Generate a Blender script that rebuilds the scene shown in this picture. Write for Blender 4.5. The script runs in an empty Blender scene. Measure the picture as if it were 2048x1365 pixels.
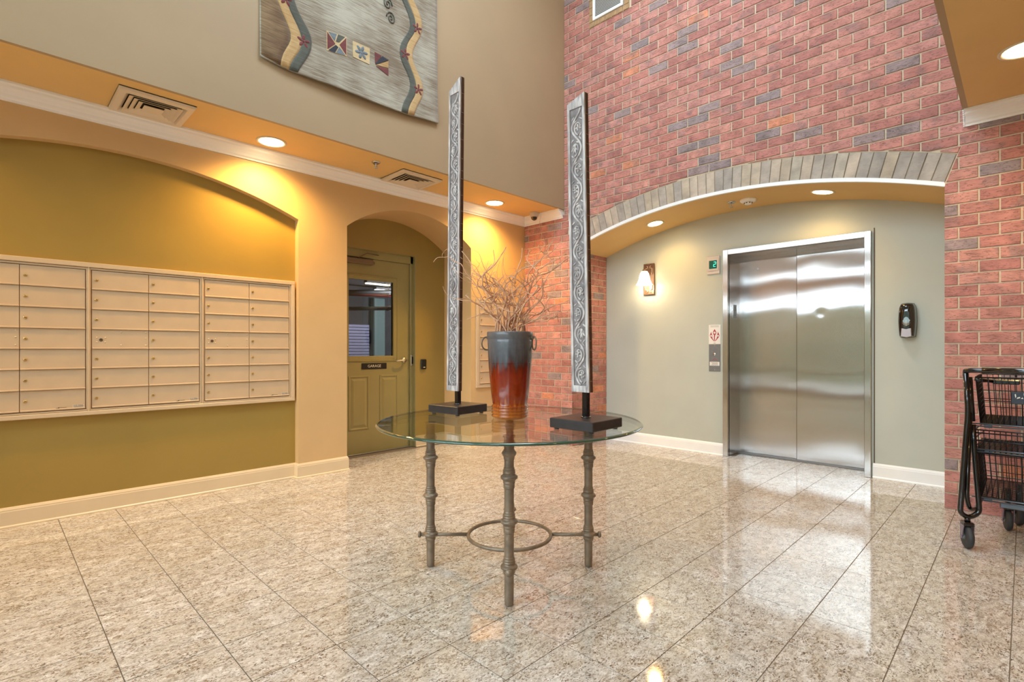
import bpy, math, random
from mathutils import Vector, Matrix
random.seed(7)
S = bpy.context.scene
COL = S.collection
PI = math.pi

# ------------------------------------------------------------------ camera, world, exposure
FPX = 1037.0
AX = math.atan(1026.0 / FPX)                      # yaw: the view direction lies between +x and +y
FW = Vector((math.cos(AX), math.sin(AX), 0)); RT = Vector((math.sin(AX), -math.cos(AX), 0))
CH = 1.13
cam = bpy.data.cameras.new('camera'); camo = bpy.data.objects.new('camera', cam); COL.objects.link(camo)
cam.sensor_width = 36.0; cam.lens = 36.0 * FPX / 2048.0
cam.shift_y = 15.5 / 2048.0; cam.clip_start = 0.05
camo.location = (0, 0, CH); camo.rotation_euler = (PI / 2, 0, AX - PI / 2)
S.camera = camo
S.view_settings.view_transform = 'Standard'; S.view_settings.look = 'None'
S.view_settings.gamma = 1.0; S.view_settings.use_curve_mapping = False
S.view_settings.exposure = 0.0
S.cycles.use_denoising = True
S.cycles.max_bounces = 10; S.cycles.diffuse_bounces = 5; S.cycles.transparent_max_bounces = 16
S.cycles.sample_clamp_indirect = 6.0
S.cycles.caustics_reflective = False; S.cycles.caustics_refractive = False

W = bpy.data.worlds.new('sky'); S.world = W; W.use_nodes = True
SKY = 13.6
W.node_tree.nodes['Background'].inputs[0].default_value = (0.74, 0.88, 1.0, 1)
W.node_tree.nodes['Background'].inputs[1].default_value = SKY

WARM = (1.0, 0.57, 0.14)
CAN_W = 125.0
SCONCE_W = 4.0

def area(name, loc, size, sizey, rot, power=0, portal=False, color=(1, 1, 1)):
    l = bpy.data.lights.new(name, 'AREA'); l.shape = 'RECTANGLE'; l.size = size; l.size_y = sizey
    l.energy = power; l.color = color
    if portal: l.cycles.is_portal = True
    o = bpy.data.objects.new(name, l); COL.objects.link(o); o.location = loc; o.rotation_euler = rot
    return o
BX0 = -3.2                                        # inner face of the window wall behind the camera
area('window_portal_upper', (BX0 + .03, 2.08, 4.35), 3.0, 3.4, (0, -PI / 2, 0), 1, True)
area('window_portal_lower', (BX0 + .03, 1.05, 1.3), 2.6, 6.6, (0, -PI / 2, 0), 1, True)
area('added_skylight_portal', (2.3, 2.0, 5.97), 2.6, 1.6, (0, 0, 0), 1, True)  # portal of an added skylight that brightens floor and brick

# ------------------------------------------------------------------ mesh builder
class MB:
    def __init__(s):
        s.v = []; s.f = []; s.m = []; s.sm = []
    def add(s, vs, fs, mi=0, smooth=False):
        b = len(s.v); s.v += [tuple(p) for p in vs]
        for f in fs:
            s.f.append(tuple(i + b for i in f)); s.m.append(mi); s.sm.append(smooth)
    def box(s, a, b, mi=0):
        x0, y0, z0 = [min(a[i], b[i]) for i in range(3)]; x1, y1, z1 = [max(a[i], b[i]) for i in range(3)]
        s.add([(x0,y0,z0),(x1,y0,z0),(x1,y1,z0),(x0,y1,z0),(x0,y0,z1),(x1,y0,z1),(x1,y1,z1),(x0,y1,z1)],
              [(0,3,2,1),(4,5,6,7),(0,1,5,4),(1,2,6,5),(2,3,7,6),(3,0,4,7)], mi)
    def cbox(s, a, b, c=.003, mi=0):
        """box with chamfered edges"""
        lo = [min(a[i], b[i]) for i in range(3)]; hi = [max(a[i], b[i]) for i in range(3)]
        c = min([c] + [(hi[i] - lo[i]) * .45 for i in range(3)])
        vs = []; idx = {}
        for sx in (0, 1):
            for sy in (0, 1):
                for sz in (0, 1):
                    P = [hi[0] if sx else lo[0], hi[1] if sy else lo[1], hi[2] if sz else lo[2]]
                    d = [-1 if sx else 1, -1 if sy else 1, -1 if sz else 1]
                    for ax in range(3):
                        q = list(P)
                        for k in range(3):
                            if k != ax: q[k] += d[k] * c
                        idx[(sx, sy, sz, ax)] = len(vs); vs.append(q)
        g = lambda x, y, z, a: idx[(x, y, z, a)]
        fs = []
        for ax in range(3):
            o = [k for k in range(3) if k != ax]
            for sd in (0, 1):
                loop = []
                for (p, q) in ((0, 0), (1, 0), (1, 1), (0, 1)):
                    t = [0, 0, 0]; t[ax] = sd; t[o[0]] = p; t[o[1]] = q; loop.append(g(*t, ax))
                flip = (sd == 1) != (ax == 1)
                fs.append(tuple(loop if flip else loop[::-1]))
        for ax in range(3):
            o = [k for k in range(3) if k != ax]
            for p in (0, 1):
                for q in (0, 1):
                    t0 = [0, 0, 0]; t1 = [0, 0, 0]; t0[o[0]] = t1[o[0]] = p; t0[o[1]] = t1[o[1]] = q; t1[ax] = 1
                    fs.append((g(*t0, o[0]), g(*t0, o[1]), g(*t1, o[1]), g(*t1, o[0])))
        for sx in (0, 1):
            for sy in (0, 1):
                for sz in (0, 1):
                    fs.append((g(sx,sy,sz,0), g(sx,sy,sz,1), g(sx,sy,sz,2)))
        s.add(vs, fs, mi)
    def tube(s, pts, r, n=8, mi=0, closed=False, smooth=True, caps=True, flat=None):
        pts = [Vector(p) for p in pts]; N = len(pts)
        rs = r if isinstance(r, (list, tuple)) else [r] * N
        vs = []; prev = None
        for i, p in enumerate(pts):
            if closed: t = pts[(i + 1) % N] - pts[i - 1]
            else: t = pts[min(i + 1, N - 1)] - pts[max(i - 1, 0)]
            t.normalize()
            if prev is None:
                up = Vector((0, 0, 1)) if abs(t.z) < .9 else Vector((1, 0, 0))
                a = t.cross(up).normalized()
            else:
                a = (prev - t * prev.dot(t)).normalized()
            b = t.cross(a); prev = a
            for k in range(n):
                an = 2 * PI * k / n
                vs.append(p + a * (math.cos(an) * rs[i]) + b * (math.sin(an) * rs[i]))
        fs = []
        for i in range(N if closed else N - 1):
            j = (i + 1) % N
            for k in range(n):
                k2 = (k + 1) % n
                fs.append((i*n+k, i*n+k2, j*n+k2, j*n+k))
        if not closed and caps:
            fs.append(tuple(range(n))[::-1]); fs.append(tuple((N-1)*n + k for k in range(n)))
        s.add(vs, fs, mi, smooth)
    def lathe(s, prof, c, n=32, mi=0, axis=(0, 0, 1), smooth=True, caps=True):
        """prof: list of (radius, height along axis)"""
        ax = Vector(axis).normalized(); c = Vector(c)
        up = Vector((0, 0, 1)) if abs(ax.z) < .9 else Vector((1, 0, 0))
        a = ax.cross(up).normalized(); b = ax.cross(a)
        vs = []
        for (r, h) in prof:
            for k in range(n):
                t = 2 * PI * k / n
                vs.append(c + ax * h + a * (math.cos(t) * r) + b * (math.sin(t) * r))
        fs = []
        for i in range(len(prof) - 1):
            for k in range(n):
                k2 = (k + 1) % n
                fs.append((i*n+k, (i+1)*n+k, (i+1)*n+k2, i*n+k2))
        if caps:
            if prof[0][0] > 1e-5: fs.append(tuple(range(n)))
            if prof[-1][0] > 1e-5: fs.append(tuple((len(prof)-1)*n + k for k in range(n))[::-1])
        s.add(vs, fs, mi, smooth)
    def lathe_hard(s, prof, c, n=24, mi=0):
        for (r0, h0), (r1, h1) in zip(prof, prof[1:]): s.lathe([(r0, h0), (r1, h1)], c, n, mi, caps=False)
    def ell(s, c, rx, ry, rz, n=8, m=5, mi=0, R=None):
        vs = []; fs = []; c = Vector(c)
        for i in range(m + 1):
            ph = -PI / 2 + PI * i / m
            for k in range(n):
                t = 2 * PI * k / n
                p = Vector((rx*math.cos(ph)*math.cos(t), ry*math.cos(ph)*math.sin(t), rz*math.sin(ph)))
                if R is not None: p = R @ p
                vs.append(c + p)
        for i in range(m):
            for k in range(n):
                k2 = (k + 1) % n; fs.append((i*n+k, i*n+k2, (i+1)*n+k2, (i+1)*n+k))
        s.add(vs, fs, mi, True)
    def prism(s, poly, fr, c0, c1, mi=0, inset=0):
        """poly: 2D outline; fr(a,b,c) maps to 3D; extruded from c0 to c1"""
        n = len(poly)
        vs = [fr(a, b, c0) for a, b in poly] + [fr(a, b, c1) for a, b in poly]
        fs = [tuple(range(n))[::-1], tuple(range(n, 2 * n))] + [(i, (i+1) % n, n+(i+1) % n, n+i) for i in range(n)]
        s.add(vs, fs, mi)
    def xform(s, M):
        s.v = [tuple(M @ Vector(p)) for p in s.v]; return s
    def build(s, name, mats, parent=None, origin=None, **props):
        me = bpy.data.meshes.new(name)
        o = bpy.data.objects.new(name, me)
        if parent is not None:
            base = WL(parent); loc = Vector((0, 0, 0)); org = base
            if origin is not None: loc = Vector(origin) - base; org = Vector(origin)
        else:
            org = Vector(origin) if origin is not None else Vector((0, 0, 0)); loc = org
        me.from_pydata([tuple(Vector(p) - org) for p in s.v], [], s.f)
        if not isinstance(mats, (list, tuple)): mats = [mats]
        for m_ in mats: me.materials.append(m_)
        me.polygons.foreach_set('material_index', s.m)
        me.polygons.foreach_set('use_smooth', s.sm)
        me.validate(); me.update()
        import bmesh as _b
        bm = _b.new(); bm.from_mesh(me); _b.ops.recalc_face_normals(bm, faces=bm.faces[:]) if len(me.polygons) < 60000 else None
        bm.to_mesh(me); bm.free()
        COL.objects.link(o)
        if parent is not None: o.parent = parent
        o.location = loc
        WLOC[o.name] = org.copy()
        for k, v in props.items(): o[k] = v
        return o
WLOC = {}
def WL(o):
    return WLOC[o.name].copy()
def thing(name, loc, label, cat, group=None):
    o = bpy.data.objects.new(name, None); COL.objects.link(o); o.location = loc; o.empty_display_size = .1
    WLOC[o.name] = Vector(loc)
    o['label'] = label; o['category'] = cat
    if group: o['group'] = group
    return o
def struct_empty(name, loc):
    o = bpy.data.objects.new(name, None); COL.objects.link(o); o.location = loc; WLOC[o.name] = Vector(loc); o['kind'] = 'structure'
    return o
def inst(src, name, parent, wloc, **props):
    o = src.copy(); o.name = name; COL.objects.link(o)
    for k in list(o.keys()):
        if k in ('label', 'category', 'group'): del o[k]
    o.parent = parent
    o.location = Vector(wloc) - (WL(parent) if parent is not None else Vector((0, 0, 0)))
    WLOC[o.name] = Vector(wloc)
    for k, v in props.items(): o[k] = v
    return o

def FX(x):   # frame on a wall facing -x: a = towards -y (right), b = up, c = out of the wall
    return lambda a, b, c: (x - c, -a, b)
def FY(y):   # frame on a wall facing -y: a = +x (right), b = up, c = out of the wall
    return lambda a, b, c: (a, y - c, b)

# ------------------------------------------------------------------ materials
def nt(name):
    m = bpy.data.materials.new(name); m.use_nodes = True
    t = m.node_tree; b = t.nodes['Principled BSDF']; return m, t, b
def N(t, typ, **kw):
    n = t.nodes.new(typ)
    for k, v in kw.items():
        if k.startswith('i_'): n.inputs[k[2:].replace('_', ' ')].default_value = v
        else: setattr(n, k, v)
    return n
def srgb(r, g, b):
    f = lambda c: (c / 255 / 12.92) if c / 255 <= .04045 else ((c / 255 + .055) / 1.055) ** 2.4
    return (f(r), f(g), f(b), 1)
def plain(name, col, rough=.5, metal=0, spec=.5, nscale=0, namt=.06, bump=0, bscale=80, coat=0, emit=None, es=0):
    m, t, b = nt(name)
    b.inputs['Base Color'].default_value = col; b.inputs['Roughness'].default_value = rough
    b.inputs['Metallic'].default_value = metal; b.inputs['Specular IOR Level'].default_value = spec
    b.inputs['Coat Weight'].default_value = coat; b.inputs['Coat Roughness'].default_value = .06
    tc = N(t, 'ShaderNodeNewGeometry')
    if nscale:
        n = N(t, 'ShaderNodeTexNoise'); n.inputs['Scale'].default_value = nscale; n.inputs['Detail'].default_value = 5
        t.links.new(tc.outputs['Position'], n.inputs['Vector'])
        mr = N(t, 'ShaderNodeMapRange'); mr.inputs[1].default_value = .3; mr.inputs[2].default_value = .7
        mr.inputs[3].default_value = 1 - namt; mr.inputs[4].default_value = 1 + namt
        t.links.new(n.outputs['Fac'], mr.inputs[0])
        v = N(t, 'ShaderNodeVectorMath', operation='SCALE'); v.inputs[0].default_value = col[:3]
        t.links.new(mr.outputs[0], v.inputs['Scale']); t.links.new(v.outputs[0], b.inputs['Base Color'])
    if bump:
        n2 = N(t, 'ShaderNodeTexNoise'); n2.inputs['Scale'].default_value = bscale; n2.inputs['Detail'].default_value = 4
        t.links.new(tc.outputs['Position'], n2.inputs['Vector'])
        bp = N(t, 'ShaderNodeBump'); bp.inputs['Strength'].default_value = bump; bp.inputs['Distance'].default_value = .002
        t.links.new(n2.outputs['Fac'], bp.inputs['Height']); t.links.new(bp.outputs[0], b.inputs['Normal'])
    if emit:
        b.inputs['Emission Color'].default_value = emit; b.inputs['Emission Strength'].default_value = es
    return m

M = {}
M['tan'] = plain('tan_wall_paint', srgb(214, 180, 130), .55, nscale=3, namt=.03, bump=.15, bscale=160)
M['soffit'] = plain('tan_soffit_paint', srgb(226, 190, 126), .6, nscale=3, namt=.03)
M['upper'] = plain('beige_upper_paint', srgb(176, 153, 121), .6, nscale=2, namt=.03, bump=.1, bscale=160)
M['olive'] = plain('olive_wall_paint', srgb(164, 136, 66), .5, nscale=3, namt=.04, bump=.12, bscale=160)
M['olive2'] = plain('olive_alcove_paint', srgb(158, 136, 76), .5, nscale=3, namt=.04, bump=.12, bscale=160)
M['sage'] = plain('sage_wall_paint', srgb(190, 193, 182), .5, nscale=3, namt=.03, bump=.12, bscale=160)
M['warmlit_trim'] = plain('white_trim_warm_light_tint', srgb(230, 208, 172), .35, nscale=6, namt=.02)  # white trim with the warm, dim light of the left side put into its colour
M['white'] = plain('white_trim_paint', srgb(248, 248, 248), .35, nscale=6, namt=.02)
M['ceil'] = plain('ceiling_paint', srgb(225, 215, 195), .7, nscale=2, namt=.02)
M['olive_door'] = plain('olive_door_paint', srgb(158, 148, 98), .4, nscale=4, namt=.04, bump=.1, bscale=120)
M['mail'] = plain('cream_mailbox_enamel', srgb(208, 182, 148), .4, nscale=9, namt=.035, bump=.06, bscale=300)
M['mail_trim'] = plain('cream_mailbox_trim', srgb(214, 190, 156), .35, nscale=9, namt=.03)
M['gap'] = plain('dark_gap', srgb(96, 78, 60), .8)
M['mailgap'] = plain('brown_door_gap', srgb(150, 120, 88), .7)
M['brass'] = plain('brass_lock', srgb(200, 170, 110), .3, metal=.8, nscale=60, namt=.2)
M['black'] = plain('black_plastic', srgb(18, 18, 20), .35)
M['blackgloss'] = plain('glossy_black_plastic', srgb(10, 11, 16), .08, coat=1)
M['bpaint'] = plain('black_gloss_metal', srgb(14, 14, 17), .22, metal=.2, coat=.6)
M['wire'] = plain('black_wire_coating', srgb(24, 25, 28), .35, metal=.3)
M['rubber'] = plain('dark_grey_rubber', srgb(52, 53, 56), .6, nscale=40, namt=.1)
M['chrome'] = plain('chrome', srgb(205, 205, 208), .12, metal=1)
M['satin'] = plain('satin_nickel', srgb(215, 205, 190), .3, metal=.9)
M['steelplate'] = plain('grey_steel_plate', srgb(128, 130, 132), .4, metal=.6, nscale=30, namt=.05)
M['grille_dark'] = plain('vent_inside_dark', srgb(45, 32, 18), .8)
M['ventp'] = plain('vent_enamel', srgb(226, 212, 190), .4)
M['paper'] = plain('white_label', srgb(236, 232, 226), .5)
M['ink'] = plain('grey_ink', srgb(90, 84, 80), .7)
M['red_ink'] = plain('red_ink', srgb(176, 52, 74), .6)
M['letter'] = plain('white_lettering', srgb(235, 228, 215), .5)
M['signblack'] = plain('black_sign_plastic', srgb(34, 28, 24), .35)
M['iron'] = plain('bronze_brown_iron', srgb(132, 116, 98), .42, metal=.35, nscale=25, namt=.22, bump=.25, bscale=120)
M['basewood'] = plain('black_stained_base', srgb(50, 46, 47), .38, nscale=20, namt=.25, bump=.2, bscale=90)
M['lav'] = plain('grey_push_bar', srgb(186, 182, 192), .35)
M['paleblue'] = plain('pale_blue_print', srgb(150, 180, 192), .4)
M['greyside'] = plain('smoky_side_plastic', srgb(92, 98, 88), .25)
M['navy'] = plain('navy_sign_card', srgb(38, 46, 58), .4)
M['greybar'] = plain('grey_steel_rail', srgb(92, 98, 106), .35, metal=.5)
M['purple'] = plain('zinc_fork', srgb(170, 165, 190), .25, metal=.9)
M['tanbrick'] = plain('tan_face_brick', srgb(176, 142, 104), .8, nscale=25, namt=.15, bump=.4, bscale=120)
M['lamp'] = plain('lamp_glow', (1, .8, .5, 1), .5, emit=(1, .78, .42, 1), es=22)
M['shade'] = plain('frosted_glass_shade', (1, .9, .75, 1), .4, emit=(1, .86, .62, 1), es=5.5)
M['led'] = plain('green_led', (0, .6, .4, 1), .4, emit=(.12, 1, .7, 1), es=1.6)
M['ledscreen'] = plain('green_display_glass', srgb(8, 60, 48), .12, emit=(.0, .16, .11, 1), es=.35)
M['bronze'] = plain('bronze_scroll_plate', srgb(120, 92, 74), .4, metal=.5, nscale=40, namt=.15)
M['concrete'] = plain('garage_concrete', srgb(70, 66, 64), .8, nscale=2, namt=.3)
M['pipe'] = plain('garage_pipe', srgb(150, 142, 134), .5)
M['redpipe'] = plain('red_sprinkler_pipe', srgb(140, 50, 40), .5)
M['garlamp'] = plain('garage_lamp_glow', (1, 1, 1, 1), .5, emit=(.93, .95, 1, 1), es=9)
M['garlampwarm'] = plain('garage_warm_lamp_glow', (1, .9, .6, 1), .5, emit=(1, .85, .5, 1), es=7)
M['shutter'] = plain('lilac_roller_shutter', srgb(128, 122, 142), .5, metal=.2)
M['ground'] = plain('outdoor_paving', srgb(150, 146, 138), .9, nscale=2, namt=.1)
M['mullion'] = plain('dark_window_frame', srgb(90, 78, 66), .4, metal=.3)
M['twig'] = plain('dry_curly_willow', srgb(214, 168, 134), .6, nscale=40, namt=.25)
M['scroll'] = plain('pale_scroll_metal', srgb(188, 160, 136), .35, metal=.4)

def brick_mat(name, stops, dark=.0, streak=.5, rough=.75, bloom=.45):
    m, t, b = nt(name)
    L = t.links.new
    g = N(t, 'ShaderNodeNewGeometry'); oi = N(t, 'ShaderNodeObjectInfo'); at = N(t, 'ShaderNodeAttribute'); at.attribute_name = 'bid'
    add = N(t, 'ShaderNodeMath', operation='ADD'); L(oi.outputs['Random'], add.inputs[0]); L(at.outputs['Fac'], add.inputs[1])
    fr = N(t, 'ShaderNodeMath', operation='FRACT'); L(add.outputs[0], fr.inputs[0])
    ra = N(t, 'ShaderNodeValToRGB'); ra.color_ramp.interpolation = 'CONSTANT'
    e = ra.color_ramp.elements
    while len(e) > 1: e.remove(e[0])
    e[0].position = 0; e[0].color = stops[0][1]
    for p, c in stops[1:]:
        q = e.new(p); q.color = c
    L(fr.outputs[0], ra.inputs[0])
    off = N(t, 'ShaderNodeVectorMath', operation='SCALE'); off.inputs[0].default_value = (3.7, 9.1, 5.3); L(fr.outputs[0], off.inputs['Scale'])
    pos = N(t, 'ShaderNodeVectorMath', operation='ADD'); L(g.outputs['Position'], pos.inputs[0]); L(off.outputs[0], pos.inputs[1])
    st = N(t, 'ShaderNodeVectorMath', operation='MULTIPLY'); st.inputs[1].default_value = (9, 9, 52); L(pos.outputs[0], st.inputs[0])
    n1 = N(t, 'ShaderNodeTexNoise'); n1.inputs['Scale'].default_value = 1; n1.inputs['Detail'].default_value = 3; n1.inputs['Distortion'].default_value = 1.6
    L(st.outputs[0], n1.inputs['Vector'])
    # crack lines where the noise crosses .5
    a1 = N(t, 'ShaderNodeMath', operation='SUBTRACT'); a1.inputs[1].default_value = .5; L(n1.outputs['Fac'], a1.inputs[0])
    a2 = N(t, 'ShaderNodeMath', operation='ABSOLUTE'); L(a1.outputs[0], a2.inputs[0])
    cr = N(t, 'ShaderNodeMapRange'); cr.inputs[1].default_value = 0; cr.inputs[2].default_value = .04; cr.inputs[3].default_value = 1 - streak; cr.inputs[4].default_value = 1
    L(a2.outputs[0], cr.inputs[0])
    n2 = N(t, 'ShaderNodeTexNoise'); n2.inputs['Scale'].default_value = 9; n2.inputs['Detail'].default_value = 4; L(pos.outputs[0], n2.inputs['Vector'])
    m2 = N(t, 'ShaderNodeMapRange'); m2.inputs[1].default_value = .3; m2.inputs[2].default_value = .7; m2.inputs[3].default_value = .8; m2.inputs[4].default_value = 1.2
    L(n2.outputs['Fac'], m2.inputs[0])
    # grey kiln bloom on parts of bricks
    n3 = N(t, 'ShaderNodeTexNoise'); n3.inputs['Scale'].default_value = 6; n3.inputs['Detail'].default_value = 2; L(pos.outputs[0], n3.inputs['Vector'])
    m3 = N(t, 'ShaderNodeMapRange'); m3.inputs[1].default_value = .56; m3.inputs[2].default_value = .66; m3.inputs[3].default_value = 0; m3.inputs[4].default_value = bloom
    L(n3.outputs['Fac'], m3.inputs[0])
    mx = N(t, 'ShaderNodeMix', data_type='RGBA'); mx.inputs[7].default_value = srgb(132, 118, 116)
    L(m3.outputs[0], mx.inputs[0]); L(ra.outputs[0], mx.inputs[6])
    mu = N(t, 'ShaderNodeMath', operation='MULTIPLY'); L(cr.outputs[0], mu.inputs[0]); L(m2.outputs[0], mu.inputs[1])
    v = N(t, 'ShaderNodeVectorMath', operation='SCALE'); L(mx.outputs[2], v.inputs[0]); L(mu.outputs[0], v.inputs['Scale'])
    L(v.outputs[0], b.inputs['Base Color'])
    b.inputs['Roughness'].default_value = rough; b.inputs['Specular IOR Level'].default_value = .35
    bp = N(t, 'ShaderNodeBump'); bp.inputs['Strength'].default_value = .5; bp.inputs['Distance'].default_value = .003
    hh = N(t, 'ShaderNodeMath', operation='ADD'); L(cr.outputs[0], hh.inputs[0]); L(n2.outputs['Fac'], hh.inputs[1])
    L(hh.outputs[0], bp.inputs['Height']); L(bp.outputs[0], b.inputs['Normal'])
    return m
R_ = [srgb(198, 136, 124), srgb(190, 128, 118), srgb(204, 144, 130), srgb(184, 124, 115), srgb(202, 142, 132), srgb(214, 142, 112), srgb(162, 140, 138), srgb(194, 130, 118), srgb(154, 136, 136)]
M['brick'] = brick_mat('red_brick', [(0, R_[0]), (.16, R_[1]), (.32, R_[2]), (.46, R_[3]), (.58, R_[4]), (.72, R_[7]), (.88, R_[5]), (.91, R_[6]), (.96, R_[8])])
M['archbrick'] = brick_mat('grey_brown_arch_brick', [(0, srgb(188, 176, 160)), (.2, srgb(178, 166, 154)), (.4, srgb(196, 180, 162)), (.6, srgb(170, 160, 150)), (.8, srgb(190, 174, 154))], streak=.12, bloom=.2)
M['mortar'] = plain('sandy_mortar', srgb(214, 198, 172), .9, nscale=60, namt=.08, bump=.5, bscale=200)
M['grout'] = plain('grey_brown_grout', srgb(120, 108, 94), .8)

def granite():
    m, t, b = nt('speckled_beige_granite'); L = t.links.new
    g = N(t, 'ShaderNodeNewGeometry'); oi = N(t, 'ShaderNodeObjectInfo'); at = N(t, 'ShaderNodeAttribute'); at.attribute_name = 'bid'
    add = N(t, 'ShaderNodeMath', operation='ADD'); L(oi.outputs['Random'], add.inputs[0]); L(at.outputs['Fac'], add.inputs[1])
    off = N(t, 'ShaderNodeVectorMath', operation='SCALE'); off.inputs[0].default_value = (31, 47, 0); L(add.outputs[0], off.inputs['Scale'])
    pos = N(t, 'ShaderNodeVectorMath', operation='ADD'); L(g.outputs['Position'], pos.inputs[0]); L(off.outputs[0], pos.inputs[1])
    mp = N(t, 'ShaderNodeMapping'); mp.inputs['Rotation'].default_value = (0, 0, .75); mp.inputs['Scale'].default_value = (1, 1.7, 1); L(pos.outputs[0], mp.inputs['Vector'])
    def noise(sc, det, dist=0, ro=.5):
        n = N(t, 'ShaderNodeTexNoise'); n.inputs['Scale'].default_value = sc; n.inputs['Detail'].default_value = det; n.inputs['Distortion'].default_value = dist
        n.inputs['Roughness'].default_value = ro; L(mp.outputs[0], n.inputs['Vector']); return n.outputs['Fac']
    def ramp(src, st):
        r = N(t, 'ShaderNodeValToRGB'); e = r.color_ramp.elements
        e[0].position = st[0][0]; e[0].color = st[0][1]; e[1].position = st[1][0]; e[1].color = st[1][1]
        for p, c in st[2:]:
            q = e.new(p); q.color = c
        L(src, r.inputs[0]); return r.outputs[0]
    base = ramp(noise(22, 6, 1.0, .62), [(.32, srgb(174, 168, 160)), (.45, srgb(208, 204, 198)), (.56, srgb(222, 220, 216)), (.68, srgb(240, 241, 241))])
    big = ramp(noise(6, 3, .8), [(.35, srgb(240, 233, 222)), (.65, srgb(255, 253, 250))])
    mul = N(t, 'ShaderNodeMix', data_type='RGBA', blend_type='MULTIPLY'); mul.inputs[0].default_value = 1; L(base, mul.inputs[6]); L(big, mul.inputs[7])
    def layer(prev, mask, col):
        m1 = N(t, 'ShaderNodeMix', data_type='RGBA'); m1.inputs[7].default_value = col; L(mask, m1.inputs[0]); L(prev, m1.inputs[6]); return m1.outputs[2]
    def prod(a_, b_):
        q_ = N(t, 'ShaderNodeMath', operation='MULTIPLY'); L(a_, q_.inputs[0]); L(b_, q_.inputs[1]); return q_.outputs[0]
    clus = ramp(noise(13, 3, 1.2), [(.40, (.3, .3, .3, 1)), (.62, (.95, .95, .95, 1))])
    # thin dark veins round pale crystals
    vn = noise(15, 3, 2.4, .6)
    s1 = N(t, 'ShaderNodeMath', operation='SUBTRACT'); s1.inputs[1].default_value = .5; L(vn, s1.inputs[0])
    s2 = N(t, 'ShaderNodeMath', operation='ABSOLUTE'); L(s1.outputs[0], s2.inputs[0])
    s3 = N(t, 'ShaderNodeMapRange'); s3.inputs[1].default_value = 0; s3.inputs[2].default_value = .013; s3.inputs[3].default_value = .8; s3.inputs[4].default_value = 0; L(s2.outputs[0], s3.inputs[0])
    c_ = layer(mul.outputs[2], prod(s3.outputs[0], clus), srgb(112, 98, 86))
    c_ = layer(c_, prod(ramp(noise(60, 4, 1.0, .6), [(.52, (0, 0, 0, 1)), (.59, (1, 1, 1, 1))]), clus), srgb(138, 116, 92))
    c_ = layer(c_, prod(ramp(noise(95, 3, .6, .6), [(.57, (0, 0, 0, 1)), (.60, (1, 1, 1, 1))]), clus), srgb(72, 60, 54))
    c_ = layer(c_, ramp(noise(150, 2, .3), [(.66, (0, 0, 0, 1)), (.69, (1, 1, 1, 1))]), srgb(84, 70, 60))
    L(c_, b.inputs['Base Color'])
    b.inputs['Roughness'].default_value = .06; b.inputs['Specular IOR Level'].default_value = .8
    return m
M['granite'] = granite()

def brushed(name, col, rough, aniso=.75):
    """vertical brush grain: reflections stay crisp from top to bottom and smear sideways"""
    m, t, b = nt(name); L = t.links.new; t.nodes.remove(b); out = t.nodes['Material Output']
    g = N(t, 'ShaderNodeNewGeometry')
    mp = N(t, 'ShaderNodeVectorMath', operation='MULTIPLY'); mp.inputs[1].default_value = (3, 260, 2); L(g.outputs['Position'], mp.inputs[0])
    n = N(t, 'ShaderNodeTexNoise'); n.inputs['Scale'].default_value = 1; n.inputs['Detail'].default_value = 3; L(mp.outputs[0], n.inputs['Vector'])
    mr = N(t, 'ShaderNodeMapRange'); mr.inputs[3].default_value = .93; mr.inputs[4].default_value = 1.07; L(n.outputs['Fac'], mr.inputs[0])
    v = N(t, 'ShaderNodeVectorMath', operation='SCALE'); v.inputs[0].default_value = col[:3]; L(mr.outputs[0], v.inputs['Scale'])
    gl = N(t, 'ShaderNodeBsdfAnisotropic'); gl.inputs['Roughness'].default_value = rough; gl.inputs['Anisotropy'].default_value = -aniso
    L(v.outputs[0], gl.inputs['Color'])
    tg = N(t, 'ShaderNodeTangent', direction_type='RADIAL', axis='Z'); L(tg.outputs[0], gl.inputs['Tangent'])
    L(gl.outputs[0], out.inputs[0])
    return m
M['steel'] = brushed('brushed_stainless_door', srgb(206, 202, 200), .17, .82)
M['steel2'] = brushed('brushed_stainless_frame', srgb(205, 201, 197), .2)

def glassmat(name, tint, ior=1.5, rough=0.0, extra=0.0):
    m = bpy.data.materials.new(name); m.use_nodes = True; t = m.node_tree; t.nodes.clear(); L = t.links.new
    o = N(t, 'ShaderNodeOutputMaterial'); tr = N(t, 'ShaderNodeBsdfTransparent'); tr.inputs[0].default_value = tint
    gl = N(t, 'ShaderNodeBsdfGlossy'); gl.inputs['Roughness'].default_value = rough; gl.inputs[0].default_value = (1, 1, 1, 1)
    f = N(t, 'ShaderNodeFresnel'); f.inputs[0].default_value = ior
    ad = N(t, 'ShaderNodeMath', operation='ADD'); ad.inputs[1].default_value = extra; ad.use_clamp = True; L(f.outputs[0], ad.inputs[0])
    mx = N(t, 'ShaderNodeMixShader'); L(ad.outputs[0], mx.inputs[0]); L(tr.outputs[0], mx.inputs[1]); L(gl.outputs[0], mx.inputs[2]); L(mx.outputs[0], o.inputs[0])
    return m
M['glass'] = glassmat('clear_table_glass', (.93, .97, .95, 1), 1.45)
M['winglass'] = glassmat('window_glass', (.95, .97, .96, 1), 1.3)
M['tintglass'] = glassmat('grey_tinted_entrance_glass', (.80, .81, .80, 1), 1.4)
M['doorglass'] = glassmat('wired_door_glass', (.72, .76, .8, 1), 1.5, .02)
me_, t_, b_ = nt('green_glass_edge'); M['edge'] = me_
b_.inputs['Base Color'].default_value = srgb(34, 74, 58); b_.inputs['Roughness'].default_value = .06; b_.inputs['Coat Weight'].default_value = 1
b_.inputs['Transmission Weight'].default_value = .12

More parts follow.
